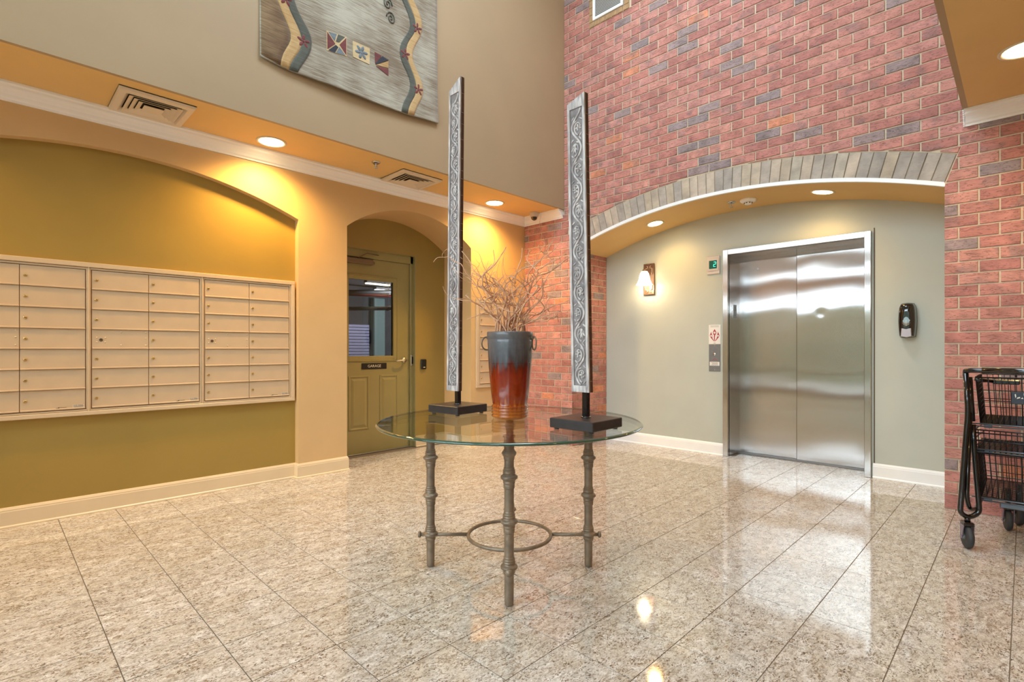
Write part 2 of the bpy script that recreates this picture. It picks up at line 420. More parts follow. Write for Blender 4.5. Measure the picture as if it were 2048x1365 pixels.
def wood_grey():
    m, t, b = nt('weathered_grey_carved_wood'); L = t.links.new
    g = N(t, 'ShaderNodeNewGeometry')
    mp = N(t, 'ShaderNodeVectorMath', operation='MULTIPLY'); mp.inputs[1].default_value = (60, 60, 9); L(g.outputs['Position'], mp.inputs[0])
    n = N(t, 'ShaderNodeTexNoise'); n.inputs['Scale'].default_value = 1; n.inputs['Detail'].default_value = 6; n.inputs['Distortion'].default_value = .6; L(mp.outputs[0], n.inputs['Vector'])
    r = N(t, 'ShaderNodeValToRGB'); e = r.color_ramp.elements
    e[0].position = .3; e[0].color = srgb(134, 128, 128); e[1].position = .7; e[1].color = srgb(232, 227, 224)
    q = e.new(.5); q.color = srgb(190, 184, 184); L(n.outputs['Fac'], r.inputs[0])
    L(r.outputs[0], b.inputs['Base Color']); b.inputs['Roughness'].default_value = .55
    bp = N(t, 'ShaderNodeBump'); bp.inputs['Strength'].default_value = .5; bp.inputs['Distance'].default_value = .002
    L(n.outputs['Fac'], bp.inputs['Height']); L(bp.outputs[0], b.inputs['Normal'])
    return m
M['greywood'] = wood_grey()
M['darkfield'] = plain('dark_carved_ground', srgb(138, 131, 132), .6, nscale=40, namt=.3, bump=.4, bscale=90)
M['brownwood'] = plain('dark_brown_board_edge', srgb(74, 46, 30), .5, nscale=30, namt=.3, bump=.4, bscale=80)

def vase_mat():
    m, t, b = nt('drip_glazed_ceramic'); L = t.links.new
    g = N(t, 'ShaderNodeNewGeometry'); sx = N(t, 'ShaderNodeSeparateXYZ'); L(g.outputs['Position'], sx.inputs[0])
    mp = N(t, 'ShaderNodeVectorMath', operation='MULTIPLY'); mp.inputs[1].default_value = (75, 75, 5); L(g.outputs['Position'], mp.inputs[0])
    n = N(t, 'ShaderNodeTexNoise'); n.inputs['Scale'].default_value = 1; n.inputs['Detail'].default_value = 4; L(mp.outputs[0], n.inputs['Vector'])
    ms = N(t, 'ShaderNodeMath', operation='MULTIPLY_ADD'); ms.inputs[1].default_value = .2; ms.inputs[2].default_value = -.1; L(n.outputs['Fac'], ms.inputs[0])
    ad = N(t, 'ShaderNodeMath', operation='ADD'); L(sx.outputs[2], ad.inputs[0]); L(ms.outputs[0], ad.inputs[1])
    mr = N(t, 'ShaderNodeMapRange'); mr.inputs[1].default_value = .76; mr.inputs[2].default_value = 1.22; L(ad.outputs[0], mr.inputs[0])
    r = N(t, 'ShaderNodeValToRGB'); e = r.color_ramp.elements
    e[0].position = 0; e[0].color = srgb(176, 98, 22); e[1].position = 1; e[1].color = srgb(98, 92, 92)
    for p, c in ((.14, srgb(168, 84, 16)), (.2, srgb(146, 52, 8)), (.5, srgb(134, 32, 6)), (.6, srgb(96, 26, 12)), (.66, srgb(62, 60, 66)), (.8, srgb(84, 86, 92)), (.93, srgb(92, 94, 100))):
        q = e.new(p); q.color = c
    L(mr.outputs[0], r.inputs[0])
    n2 = N(t, 'ShaderNodeTexNoise'); n2.inputs['Scale'].default_value = 45; n2.inputs['Detail'].default_value = 5; L(g.outputs['Position'], n2.inputs['Vector'])
    m2 = N(t, 'ShaderNodeMapRange'); m2.inputs[3].default_value = .7; m2.inputs[4].default_value = 1.3; L(n2.outputs['Fac'], m2.inputs[0])
    v = N(t, 'ShaderNodeVectorMath', operation='SCALE'); L(r.outputs[0], v.inputs[0]); L(m2.outputs[0], v.inputs['Scale']); L(v.outputs[0], b.inputs['Base Color'])
    rg = N(t, 'ShaderNodeMapRange'); rg.inputs[1].default_value = 1.02; rg.inputs[2].default_value = 1.08; rg.inputs[3].default_value = .1; rg.inputs[4].default_value = .38; L(sx.outputs[2], rg.inputs[0])
    L(rg.outputs[0], b.inputs['Roughness']); b.inputs['Coat Weight'].default_value = .5; b.inputs['Coat Roughness'].default_value = .05
    bp = N(t, 'ShaderNodeBump'); bp.inputs['Strength'].default_value = .15; bp.inputs['Distance'].default_value = .002; L(n2.outputs['Fac'], bp.inputs['Height']); L(bp.outputs[0], b.inputs['Normal'])
    return m
M['vase'] = vase_mat()

def rugmat(name, c0, c1):
    m, t, b = nt(name); L = t.links.new
    g = N(t, 'ShaderNodeNewGeometry')
    mp = N(t, 'ShaderNodeVectorMath', operation='MULTIPLY'); mp.inputs[1].default_value = (9, 9, 150); L(g.outputs['Position'], mp.inputs[0])
    n = N(t, 'ShaderNodeTexNoise'); n.inputs['Scale'].default_value = 1; n.inputs['Detail'].default_value = 6; L(mp.outputs[0], n.inputs['Vector'])
    n2 = N(t, 'ShaderNodeTexNoise'); n2.inputs['Scale'].default_value = 3.2; n2.inputs['Detail'].default_value = 2; L(g.outputs['Position'], n2.inputs['Vector'])
    ad = N(t, 'ShaderNodeMath', operation='ADD'); L(n.outputs['Fac'], ad.inputs[0]); L(n2.outputs['Fac'], ad.inputs[1])
    mr = N(t, 'ShaderNodeMapRange'); mr.inputs[1].default_value = .75; mr.inputs[2].default_value = 1.25; L(ad.outputs[0], mr.inputs[0])
    mx = N(t, 'ShaderNodeMix', data_type='RGBA'); mx.inputs[6].default_value = c0; mx.inputs[7].default_value = c1; L(mr.outputs[0], mx.inputs[0])
    n3 = N(t, 'ShaderNodeTexNoise'); n3.inputs['Scale'].default_value = 350; n3.inputs['Detail'].default_value = 2; L(g.outputs['Position'], n3.inputs['Vector'])
    m3 = N(t, 'ShaderNodeMapRange'); m3.inputs[3].default_value = .7; m3.inputs[4].default_value = 1.3; L(n3.outputs['Fac'], m3.inputs[0])
    v = N(t, 'ShaderNodeVectorMath', operation='SCALE'); L(mx.outputs[2], v.inputs[0]); L(m3.outputs[0], v.inputs['Scale'])
    L(v.outputs[0], b.inputs['Base Color']); b.inputs['Roughness'].default_value = .9
    b.inputs['Sheen Weight'].default_value = .3
    bp = N(t, 'ShaderNodeBump'); bp.inputs['Strength'].default_value = .6; bp.inputs['Distance'].default_value = .003; L(n3.outputs['Fac'], bp.inputs['Height']); L(bp.outputs[0], b.inputs['Normal'])
    return m
M['rug'] = rugmat('grey_beige_pile', srgb(124, 108, 88), srgb(182, 178, 162))
M['rugbrown'] = rugmat('brown_pile', srgb(96, 70, 42), srgb(150, 124, 90))
M['ruggreen'] = rugmat('dark_green_pile', srgb(70, 72, 62), srgb(94, 98, 88))
M['ruggold'] = rugmat('gold_pile', srgb(176, 140, 88), srgb(204, 174, 124))
M['rugmaroon'] = rugmat('maroon_pile', srgb(100, 40, 40), srgb(130, 60, 58))
M['rugnavy'] = rugmat('navy_pile', srgb(32, 36, 50), srgb(54, 58, 72))
M['rugblue'] = rugmat('grey_blue_pile', srgb(98, 112, 122), srgb(134, 144, 150))
M['rugcream'] = rugmat('cream_pile', srgb(196, 172, 126), srgb(220, 200, 158))

def text(s, size, mat_, parent, M4, name='lettering', ext=.0006, align='CENTER', **props):
    cu = bpy.data.curves.new('t', 'FONT'); cu.body = s; cu.size = size; cu.extrude = ext; cu.align_x = align; cu.align_y = 'CENTER'
    cu.resolution_u = 2
    ob = bpy.data.objects.new('t', cu); COL.objects.link(ob)
    dg = bpy.context.evaluated_depsgraph_get(); dg.update()
    me = bpy.data.meshes.new_from_object(ob.evaluated_get(dg)); me.name = name
    me.materials.clear(); me.materials.append(mat_)
    me.transform(M4)
    base = WL(parent) if parent is not None else Vector((0, 0, 0))
    me.transform(Matrix.Translation(-base))
    bpy.data.objects.remove(ob)
    o = bpy.data.objects.new(name, me); COL.objects.link(o); o.parent = parent; WLOC[o.name] = base
    for k, v in props.items(): o[k] = v
    return o
def MX(x, y, z):   # text on a wall facing -x
    return Matrix(((0, 0, -1, x), (-1, 0, 0, y), (0, 1, 0, z), (0, 0, 0, 1)))
def MY(x, y, z):   # text on a wall facing -y
    return Matrix(((1, 0, 0, x), (0, 0, -1, y), (0, 1, 0, z), (0, 0, 0, 1)))

# ------------------------------------------------------------------ key dimensions
BW = 4.767                  # brick wall face
EW = 5.46                   # elevator wall face
PW = 4.495                  # left (pier) wall face
NW = 4.565                  # niche wall face
AB = 4.985                  # door alcove back wall
UP = 3.856                  # upper wall face
SZ = 2.77                   # soffit height
CZ = 6.0                    # main ceiling
BY = .305                   # right soffit edge
YR = -2.6                   # right end of the hall
JL, JR = 3.732, .405        # jambs of the brick arch
AC = (2.058, -2.402)        # centre of the brick arch (y, z)
RI, RO = 4.99, 5.19

def vis(p):
    q = Vector(p); d = q.dot(FW)
    if d < .3: return None
    u = 1024 + FPX * q.dot(RT) / d; v = 698 - FPX * (q.z - CH) / d
    return (u, v, d)
def inframe(p, mrg=30):
    w = vis(p)
    return w is not None and -mrg < w[0] < 2048 + mrg and -mrg < w[1] < 1365 + mrg

# ------------------------------------------------------------------ floor
fl = MB(); fl.box((BX0, YR, -.12), (6.0, 5.12, -.0025)); floor = fl.build('floor', M['grout'], kind='structure')
T = .3048; X0 = .022; Y0 = .038; g = .0017
tb = MB(); h = T / 2 - g
c = .0004
tb.add([(-h,-h,-.0024),(h,-h,-.0024),(h,h,-.0024),(-h,h,-.0024),(-h,-h,-c),(h,-h,-c),(h,h,-c),(-h,h,-c),(-h+c,-h+c,0),(h-c,-h+c,0),(h-c,h-c,0),(-h+c,h-c,0)],
       [(8,9,10,11)] + [(i, (i+1) % 4, 4+(i+1) % 4, 4+i) for i in range(4)] + [(4+i, 4+(i+1) % 4, 8+(i+1) % 4, 8+i) for i in range(4)])
rest = MB(); rest_id = []
proto = None; cand = []
for i in range(-11, 19):
    for j in range(-9, 17):
        cx = X0 + (i + .5) * T; cy = Y0 + (j + .5) * T
        if (cx > EW and not (cx < 5.70 and 1.0 < cy < 2.2)) or cy > 5.05 or cx - h < BX0: continue
        if cx > BW and (cy < JR or cy > JL): continue
        if cy > PW and (cx < 2.36 or cx > 3.88) : 
            if not (cy < NW and cx < 1.9): continue
        inn = any(inframe((cx + a * h, cy + b * h, 0), 5) for a in (-1, 1) for b in (-1, 1))
        cand.append((0 if inn else 1, Vector((cx, cy, 0)).dot(FW), cx, cy))
cand.sort()
n_t = 0
for inn, d, cx, cy in cand:
    if inn == 0 and n_t < 296:
        if proto is None:
            proto = tb.build('tile', M['granite'], floor); me = proto.data
            a = me.attributes.new('bid', 'FLOAT', 'FACE'); proto.location = (cx, cy, 0)
        else:
            o = proto.copy(); COL.objects.link(o); o.name = 'tile'; o.parent = floor; o.location = (cx, cy, 0)
        n_t += 1
    else:
        rest.add([(x + cx, y + cy, z) for x, y, z in tb.v], tb.f); rest_id += [random.random()] * len(tb.f)
ro = rest.build('tile_field', M['granite'], floor, kind='stuff')
a = ro.data.attributes.new('bid', 'FLOAT', 'FACE')
if len(ro.data.polygons) == len(rest_id): a.data.foreach_set('value', rest_id)

# ------------------------------------------------------------------ walls with arched openings
def arch_z(x, cx, half, spring, crest):
    s = crest - spring; R = (half * half + s * s) / (2 * s); d = min(abs(x - cx), half)
    return crest - R + math.sqrt(max(R * R - d * d, 0))
def wall_y(name, y, x0, x1, z1, holes, mat_, back=None, kind='structure'):
    """wall in a plane y=const (facing -y) with arched holes to the floor: (cx, half, spring, crest, depth)"""
    mb = MB(); xs = {x0, x1}
    for cx, hf, sp, cr, dep in holes:
        for k in range(49): xs.add(round(cx - hf + 2 * hf * k / 48, 6))
    xs = sorted(xs)
    for a, b in zip(xs, xs[1:]):
        za = zb = 0; hole = None
        for H in holes:
            if H[0] - H[1] - 1e-5 <= a and b <= H[0] + H[1] + 1e-5:
                hole = H; za = arch_z(a, *H[:4]); zb = arch_z(b, *H[:4])
        mb.add([(a, y, za), (b, y, zb), (b, y, z1), (a, y, z1)], [(0, 1, 2, 3)])
        if hole:
            d = hole[4]; mb.add([(a, y, za), (b, y, zb), (b, y + d, zb), (a, y + d, za)], [(0, 3, 2, 1)], 0, True)
    for cx, hf, sp, cr, d in holes:
        for sx in (-1, 1):
            x = cx + sx * hf; mb.add([(x, y, 0), (x, y + d, 0), (x, y + d, sp), (x, y, sp)], [(0, 1, 2, 3)])
    return mb.build(name, mat_, kind=kind)
NICHE = (.66, 1.241, 2.255, 2.512, NW - PW)
ALC = (3.117, .7615, 2.277, 2.545, AB - PW)
wall_y('wall_left', PW, BX0, BW + .01, SZ, [NICHE, ALC], M['tan'])
w = MB(); w.box((-.7, NW, 0), (2.0, NW + .1, 2.6)); w.build('wall_niche', M['olive'], kind='structure')
# alcove back wall with the door opening
DL, DR, DT = 2.46, 3.46, 2.194
w = MB()
w.box((2.3, AB, 0), (DL, AB + .1, 2.7)); w.box((DR, AB, 0), (3.95, AB + .1, 2.7)); w.box((DL, AB, DT), (DR, AB + .1, 2.7))
w.build('wall_alcove', M['olive2'], kind='structure')
# upper wall, soffit
w = MB(); w.box((BX0, UP, SZ), (BW + .02, UP + .03, CZ)); w.build('wall_upper', M['upper'], kind='structure')
w = MB(); w.box((BX0, UP + .03, SZ), (BW + .02, PW + .5, SZ + .12)); w.build('ceiling_left', M['soffit'], kind='structure')
w = MB(); w.box((BX0, YR, SZ), (BW + .02, BY - .03, SZ + .12)); w.build('ceiling_right', M['soffit'], kind='structure')
w = MB(); w.box((BX0, BY - .03, SZ), (BW + .02, BY, CZ)); w.build('wall_balcony', M['upper'], kind='structure')
w = MB()
sk = (1.0, 3.6, 1.2, 2.8)  # opening added in the unseen ceiling for extra light from above
w.box((BX0 - .2, YR, CZ), (sk[0], UP + .3, CZ + .2)); w.box((sk[1], YR, CZ), (BW + .3, UP + .3, CZ + .2))
w.box((sk[0], YR, CZ), (sk[1], sk[2], CZ + .2)); w.box((sk[0], sk[3], CZ), (sk[1], UP + .3, CZ + .2))
w.build('ceiling', M['ceil'], kind='structure')
w = MB(); w.box((BX0, YR - .15, 0), (BW + .3, YR, SZ + .1)); w.build('wall_hall_end', M['tan'], kind='structure')

# ------------------------------------------------------------------ window wall behind the camera
w = MB()
def wbox(y0, y1, z0, z1):
    if y1 - y0 < .01: return
    w.box((BX0 - .25, y0, z0), (BX0, y1, z1))
LO = (-2.2, 4.3, .05, 2.53); MI = (.4, 3.72, 2.86, 3.1); HI = (.45, 3.72, 3.4, 5.8)
wbox(YR - .2, LO[0], 0, SZ + .1); wbox(LO[1], 4.6, 0, SZ + .1); wbox(LO[0], LO[1], LO[3], MI[2]); wbox(YR - .2, LO[0], SZ + .1, CZ); wbox(LO[1], 4.6, SZ + .1, CZ); wbox(MI[1], LO[1], MI[2], CZ); wbox(HI[1], MI[1], HI[2], CZ); wbox(LO[0], MI[0], MI[2], CZ); wbox(MI[0], MI[1], MI[3], HI[2])
wbox(MI[0], HI[0], HI[2], CZ); wbox(HI[0], HI[1], HI[3], CZ); wbox(LO[0], LO[1], 0, LO[2])
w.build('wall_front', M['upper'], kind='structure')
def window(name, y0, y1, z0, z1, ny, nz, gm='winglass'):
    e = struct_empty(name, (BX0 - .12, (y0 + y1) / 2, z0))
    f = MB(); x0, x1 = BX0 - .16, BX0 - .08
    for k in range(ny + 1):
        y = y0 + (y1 - y0) * k / ny; f.cbox((x0, max(y - .03, y0), z0), (x1, min(y + .03, y1), z1), .004)
    for k in range(nz + 1):
        z = z0 + (z1 - z0) * k / nz; f.cbox((x0, y0, max(z - .03, z0)), (x1, y1, min(z + .03, z1)), .004)
    f.build('window_frame', M['mullion'], e)
    for k in range(ny):
        for q in range(nz):
            p = MB(); a = y0 + (y1 - y0) * k / ny; b = z0 + (z1 - z0) * q / nz
            p.box((BX0 - .123, a + .02, b + .02), (BX0 - .117, a + (y1 - y0) / ny - .02, b + (z1 - z0) / nz - .02)); p.build('pane', M[gm], e)
window('window_1', LO[0], LO[1], LO[2], 2.10, 6, 1, 'tintglass'); window('window_2', *HI, 3, 2); window('window_3', LO[0], LO[1], 2.10, LO[3], 6, 1); window('window_4', *MI, 3, 1)
w = MB(); w.box((-14, -10, -.2), (BX0 - .25, 12, -.05)); w.build('outdoor_paving', M['ground'], kind='structure')
w = MB(); w.box((-10, -12, -.05), (-9, 14, 2.5)); w.build('wall_outside_screen', plain('outside_screen_render', srgb(120, 124, 104), .9, nscale=3, namt=.2), kind='structure')  # unseen wall added outside to dim the low part of the lift door reflections

# ------------------------------------------------------------------ brick wall
def circ(y): return AC[1] + math.sqrt(RI * RI - (y - AC[0]) ** 2)
w = MB(); N_ = 48; xm = BW + .0075
ys = [JR + (JL - JR) * k / N_ for k in range(N_ + 1)]
def quad(y0, y1, za, zb, z1): w.add([(xm, y0, za), (xm, y1, zb), (xm, y1, z1), (xm, y0, z1)], [(0, 1, 2, 3)])
quad(YR, JR, 0, 0, CZ)
for a, b in zip(ys, ys[1:]): quad(a, b, circ(a), circ(b), CZ)
quad(JL, PW + .2, 0, 0, CZ)
wall_right = w.build('wall_right', M['mortar'], kind='structure')
ZB = .0295; HC = .08128; LBK = .21; MJ = .0105
def clip(poly, nx, ny_, c0):
    out = []
    for i in range(len(poly)):
        p = poly[i]; q = poly[(i + 1) % len(poly)]
        dp = p[0] * nx + p[1] * ny_ - c0; dq = q[0] * nx + q[1] * ny_ - c0
        if dp >= 0: out.append(p)
        if (dp >= 0) != (dq >= 0):
            t = dp / (dp - dq); out.append((p[0] + (q[0] - p[0]) * t, p[1] + (q[1] - p[1]) * t))
    return out
def inset(poly, d):
    n = len(poly); cx = sum(p[0] for p in poly) / n; cy = sum(p[1] for p in poly) / n; out = []
    for p in poly:
        dx, dy = p[0] - cx, p[1] - cy
        out.append((p[0] - math.copysign(min(d, abs(dx) * .5), dx), p[1] - math.copysign(min(d, abs(dy) * .5), dy)))
    return out
def brick_geo(poly, fr, proud=0.0):
    n = len(poly); pi = inset(poly, .0025)
    vs = [fr(a, b, -.009) for a, b in poly] + [fr(a, b, -.002 + proud) for a, b in poly] + [fr(a, b, proud) for a, b in pi]
    fs = [tuple(range(2 * n, 3 * n))] + [(i, (i+1) % n, n+(i+1) % n, n+i) for i in range(n)] + [(n+i, n+(i+1) % n, 2*n+(i+1) % n, 2*n+i) for i in range(n)]
    return vs, fs
bricks = []
a0 = math.asin((AC[0] - JR) / RI)
GR = (2.97, 3.487, 4.732, 5.45)      # tan brick surround of the wall grille
for k in range(0, 74):
    z0 = ZB + k * HC + MJ / 2; z1 = ZB + (k + 1) * HC - MJ / 2
    if k == 0: z0 = .004
    o = .015 if k % 2 == 0 else .12
    j = -14
    while True:
        y0 = o + j * LBK + MJ / 2; y1 = y0 + LBK - MJ; j += 1
        if y0 > PW: break
        y1c = min(y1, (PW if z1 < SZ else UP) - .002)
        if y1c - y0 < .012: continue
        poly = [(y0, z0), (y1c, z0), (y1c, z1), (y0, z1)]
        cy, cz = (y0 + y1c) / 2, (z0 + z1) / 2
        full = y1c == y1 and k > 0
        if z0 > SZ and y1c < BY - .25: continue
        # openings
        if GR[0] - LBK < y0 and y1 > GR[0] and y0 < GR[1] and z1 > GR[2] and z0 < GR[3]:
            if z0 >= GR[2] - .04:
                if cy < (GR[0] + GR[1]) / 2: pl = clip(poly, -1, 0, -(GR[0] - .006))
                else: pl = clip(poly, 1, 0, GR[1] + .006)
                if z0 < GR[2] - .012 or len(pl) < 3:
                    pl2 = clip(poly, 0, -1, -(GR[2] - .006)); pl = pl2 if z0 < GR[2] - .012 else []
                if len(pl) < 3: continue
                poly = pl; full = False
        r2 = math.hypot(cy - AC[0], cz - AC[1]); ang = math.atan2(cy - AC[0], cz - AC[1])
        lim = RO + .008
        corners_in = []
        for (yy, zz) in poly:
            rr = math.hypot(yy - AC[0], zz - AC[1]); an = math.atan2(yy - AC[0], zz - AC[1])
            inside = (rr < lim and abs(an) < a0 + .003) or (JR < yy < JL and zz < 2.4)
            corners_in.append(inside)
        if all(corners_in): continue
        pieces = [poly]
        if any(corners_in):
            full = False
            sg = 1 if cy > AC[0] else -1
            if z1 < 2.30:
                pieces = [clip(poly, 1, 0, JL) if sg > 0 else clip(poly, -1, 0, -JR)]
            else:
                al = sg * (a0 + .0015); nx, nz = math.cos(al) * sg, -math.sin(al) * sg; c_ = nx * AC[0] + nz * AC[1]
                pa = clip(poly, nx, nz, c_)
                pa = clip(pa, 1, 0, JL) if sg > 0 else clip(pa, -1, 0, -JR)
                pb = clip(poly, -nx, -nz, -c_ + .006)
                if len(pb) >= 3:
                    cb = sum(p[0] for p in pb) / len(pb); cd = sum(p[1] for p in pb) / len(pb)
                    an = max(-a0, min(a0, math.atan2(cb - AC[0], cd - AC[1]))); tx, tz = math.sin(an), math.cos(an)
                    pb = clip(pb, tx, tz, tx * AC[0] + tz * AC[1] + lim)
                pieces = [pa, pb]
        for poly in pieces:
            if len(poly) < 3: continue
            ar = abs(sum(poly[i][0] * poly[(i+1) % len(poly)][1] - poly[(i+1) % len(poly)][0] * poly[i][1] for i in range(len(poly)))) / 2
            if ar < .0003: continue
            cy = sum(p[0] for p in poly) / len(poly); cz = sum(p[1] for p in poly) / len(poly)
            bricks.append((poly, full, cy, cz))
def fbr(a, b, c): return (BW - c, a, b)
def score(br):
    w = vis((BW, br[2], br[3]))
    if w is None or not (-20 < w[0] < 2068 and -10 < w[1] < 1375): return 1e9
    if w[0] > 1925 and w[1] > 790: return w[2] + 50      # behind the cart
    return w[2]
bricks.sort(key=score)
bp = None; rest = MB(); rid = []
for i, (poly, full, cy, cz) in enumerate(bricks):
    if i < 298 and score(bricks[i]) < 1e8:
        pr = 0.0
        if full:
            if bp is None:
                q = MB(); hl, hh = (LBK - MJ) / 2, (HC - MJ) / 2
                q.add(*brick_geo([(-hl, -hh), (hl, -hh), (hl, hh), (-hl, hh)], lambda a, b, c: (-c, a, b)))
                bp = q.build('brick', M['brick'], wall_right); bp.location = (BW, cy, cz)
            else:
                o = bp.copy(); o.name = 'brick'; COL.objects.link(o); o.parent = wall_right
                o.location = (BW + random.uniform(-.0015, .0008), cy + random.uniform(-.0012, .0012), cz)
        else:
            q = MB(); q.add(*brick_geo(poly, fbr)); q.build('brick', M['brick'], wall_right, origin=(BW, cy, cz))
    else:
        vs, fs = brick_geo(poly, fbr, random.uniform(-.001, .001)); rest.add(vs, fs); rid += [random.random()] * len(fs)
ro = rest.build('brick_field', M['brick'], wall_right, kind='stuff')
a = ro.data.attributes.new('bid', 'FLOAT', 'FACE')
if len(ro.data.polygons) == len(rid): a.data.foreach_set('value', rid)
# grey-brown soldier course round the arch
tr = MB()
NS = 42
for k in range(NS):
    aa = -a0 + 2 * a0 * k / NS; bb = aa + 2 * a0 / NS
    tr.add([(BW + .006, AC[0] + math.sin(t) * r, AC[1] + math.cos(t) * r) for t, r in ((aa, RI), (bb, RI), (bb, RO), (aa, RO))], [(0, 1, 2, 3)])
arch = tr.build('trim_1', plain('grey_joint_mortar', srgb(150, 138, 116), .9), kind='structure')
for k in range(NS):
    aa = -a0 + 2 * a0 * k / NS + .0006; bb = -a0 + 2 * a0 * (k + 1) / NS - .0006
    f = lambda t, r: (AC[0] + math.sin(t) * r, AC[1] + math.cos(t) * r)
    q = MB(); q.add(*brick_geo([f(aa, RI), f(bb, RI), f(bb, RO - .003), f(aa, RO - .003)], fbr, random.uniform(-.001, .002)))
    cc = f((aa + bb) / 2, (RI + RO) / 2)
    q.build('brick', M['archbrick'], arch, origin=(BW, cc[0], cc[1]))
# bricks of the left jamb of the lift recess (facing the camera side)
jm = MB(); jm.box((xm + .004, JL + .0075, 0), (EW, JL + .1, 2.3)); jamb = jm.build('wall_recess_side', M['mortar'], kind='structure')
fj = lambda a, b, c: (a, JL - c, b)
jp = None
for k in range(28):
    z0 = ZB + k * HC + MJ / 2 if k else .004; z1 = ZB + (k + 1) * HC - MJ / 2
    x = BW + (0 if k % 2 else -.105)
    while x < EW - .02:
        xa = max(x, BW - .001) + (0 if x <= BW else MJ / 2); xb = min(x + LBK - MJ / 2, EW - .004)
        if xb - xa > .02:
            q = MB(); q.add(*brick_geo([(xa, z0), (xb, z0), (xb, z1), (xa, z1)], fj)); q.build('brick', M['brick'], jamb, origin=((xa + xb) / 2, JL, (z0 + z1) / 2))
        x += LBK
# right jamb, plain painted return hidden from the camera; brick field on it
jm = MB(); jm.box((xm + .004, JR - .1, 0), (EW, JR - .002, 2.4)); jm.build('wall_recess_return', M['mortar'], kind='structure')

# ------------------------------------------------------------------ lift recess: curved soffit, white trim, wall
SC = (2.057, -2.39); SR = 4.955
mb = MB(); K = 56
ys = [JR - .01 + (JL - JR + .02) * k / K for k in range(K + 1)]
sz = lambda y: SC[1] + math.sqrt(SR * SR - (y - SC[0]) ** 2)
for a, b in zip(ys, ys[1:]):
    mb.add([(BW + .012, a, sz(a)), (BW + .012, b, sz(b)), (EW, b, sz(b)), (EW, a, sz(a))], [(0, 1, 2, 3)], 0, True)
mb.build('ceiling_recess', M['soffit'], kind='structure')
mb = MB()
for a, b in zip(ys, ys[1:]):
    a_, b_2 = max(a, JR), min(b, JL)
    za, zb = sz(a_), sz(b_2); ta, tb2 = circ(a_) + .004, circ(b_2) + .004
    x0, x1 = BW - .006, BW + .02
    mb.add([(x0, a_, za - .003), (x0, b_2, zb - .003), (x0, b_2, tb2), (x0, a_, ta), (x1, a_, za - .003), (x1, b_2, zb - .003), (x1, b_2, tb2), (x1, a_, ta)], [(0,1,2,3),(0,4,5,1),(3,2,6,7)])
mb.build('trim_2', M['white'], kind='structure')
EL, ER, ET = 2.255, .960, 2.166
w = MB()
w.box((EW, EL - .02, 0), (EW + .1, JL + .1, 2.75)); w.box((EW, JR - .1, 0), (EW + .1, ER + .02, 2.75)); w.box((EW, ER + .02, ET - .02), (EW + .1, EL - .02, 2.75))
w.build('wall_lift', M['sage'], kind='structure')

# ------------------------------------------------------------------ baseboards and crowns
def sweep(path, prof, name, mat_, kind='structure'):
    """path: wall-face points; room is on the right of the direction of travel; prof: (offset, z)"""
    mb = MB(); P = [Vector((p[0], p[1])) for p in path]; n = len(P); nor = []
    for i in range(n - 1):
        d = (P[i+1] - P[i]).normalized(); nor.append(Vector((d.y, -d.x)))
    rings = []
    for i in range(n):
        if i == 0: m = nor[0]
        elif i == n - 1: m = nor[-1]
        else:
            m = nor[i-1] + nor[i]; m = m / (m.dot(nor[i]))
        rings.append([(P[i].x + m.x * o, P[i].y + m.y * o, z) for o, z in prof])
    k = len(prof)
    for i in range(n - 1):
        mb.add(rings[i] + rings[i+1], [(q, (q+1) % k, k+(q+1) % k, k+q) for q in range(k)])
    mb.add(rings[0], [tuple(range(k))]); mb.add(rings[-1], [tuple(range(k))[::-1]])
    return mb.build(name, mat_, kind=kind)
BB = [(0, 0), (.020, 0), (.020, .008), (.013, .016), (.013, .100), (.011, .105), (.011, .112), (.008, .118), (.004, .126), (0, .128)]
sweep([(-.58, NW), (1.901, NW), (1.901, PW), (2.3555, PW), (2.3555, PW + .045)], BB, 'baseboard_left', M['warmlit_trim'])
sweep([(DR + .0, AB), (3.8785, AB), (3.8785, PW), (BW - .001, PW)], BB, 'baseboard_alcove', M['warmlit_trim'])
sweep([(EW, JL - .001), (EW, EL + .005)], BB, 'baseboard_lift_left', M['white'])
sweep([(EW, ER - .012), (EW, JR + .001)], BB, 'baseboard_lift_right', M['white'])
CR = [(0, 2.668), (.010, 2.668), (.012, 2.680), (.024, 2.688), (.032, 2.704), (.048, 2.722), (.066, 2.736), (.070, 2.748), (.084, 2.756), (.086, 2.769), (0, 2.769)]
sweep([(BX0, PW), (BW - .001, PW), (BW - .001, UP + .015)], CR, 'trim_3', M['white'])
sweep([(BW - .001, BY - .008), (BW - .001, YR)], CR, 'trim_4', M['white'])
for yy, s_ in ((UP + .012, 1), (BY - .006, -1)):     # lumpy caulk where the crown is cut off
    q = MB()
    for k in range(9):
        q.ell((BW - .008 - .009 * k, yy, 2.674 + .0105 * k), .008, .007, .008, 6, 4)
    q.build('trim_5' if s_ > 0 else 'trim_6', M['white'], kind='structure')

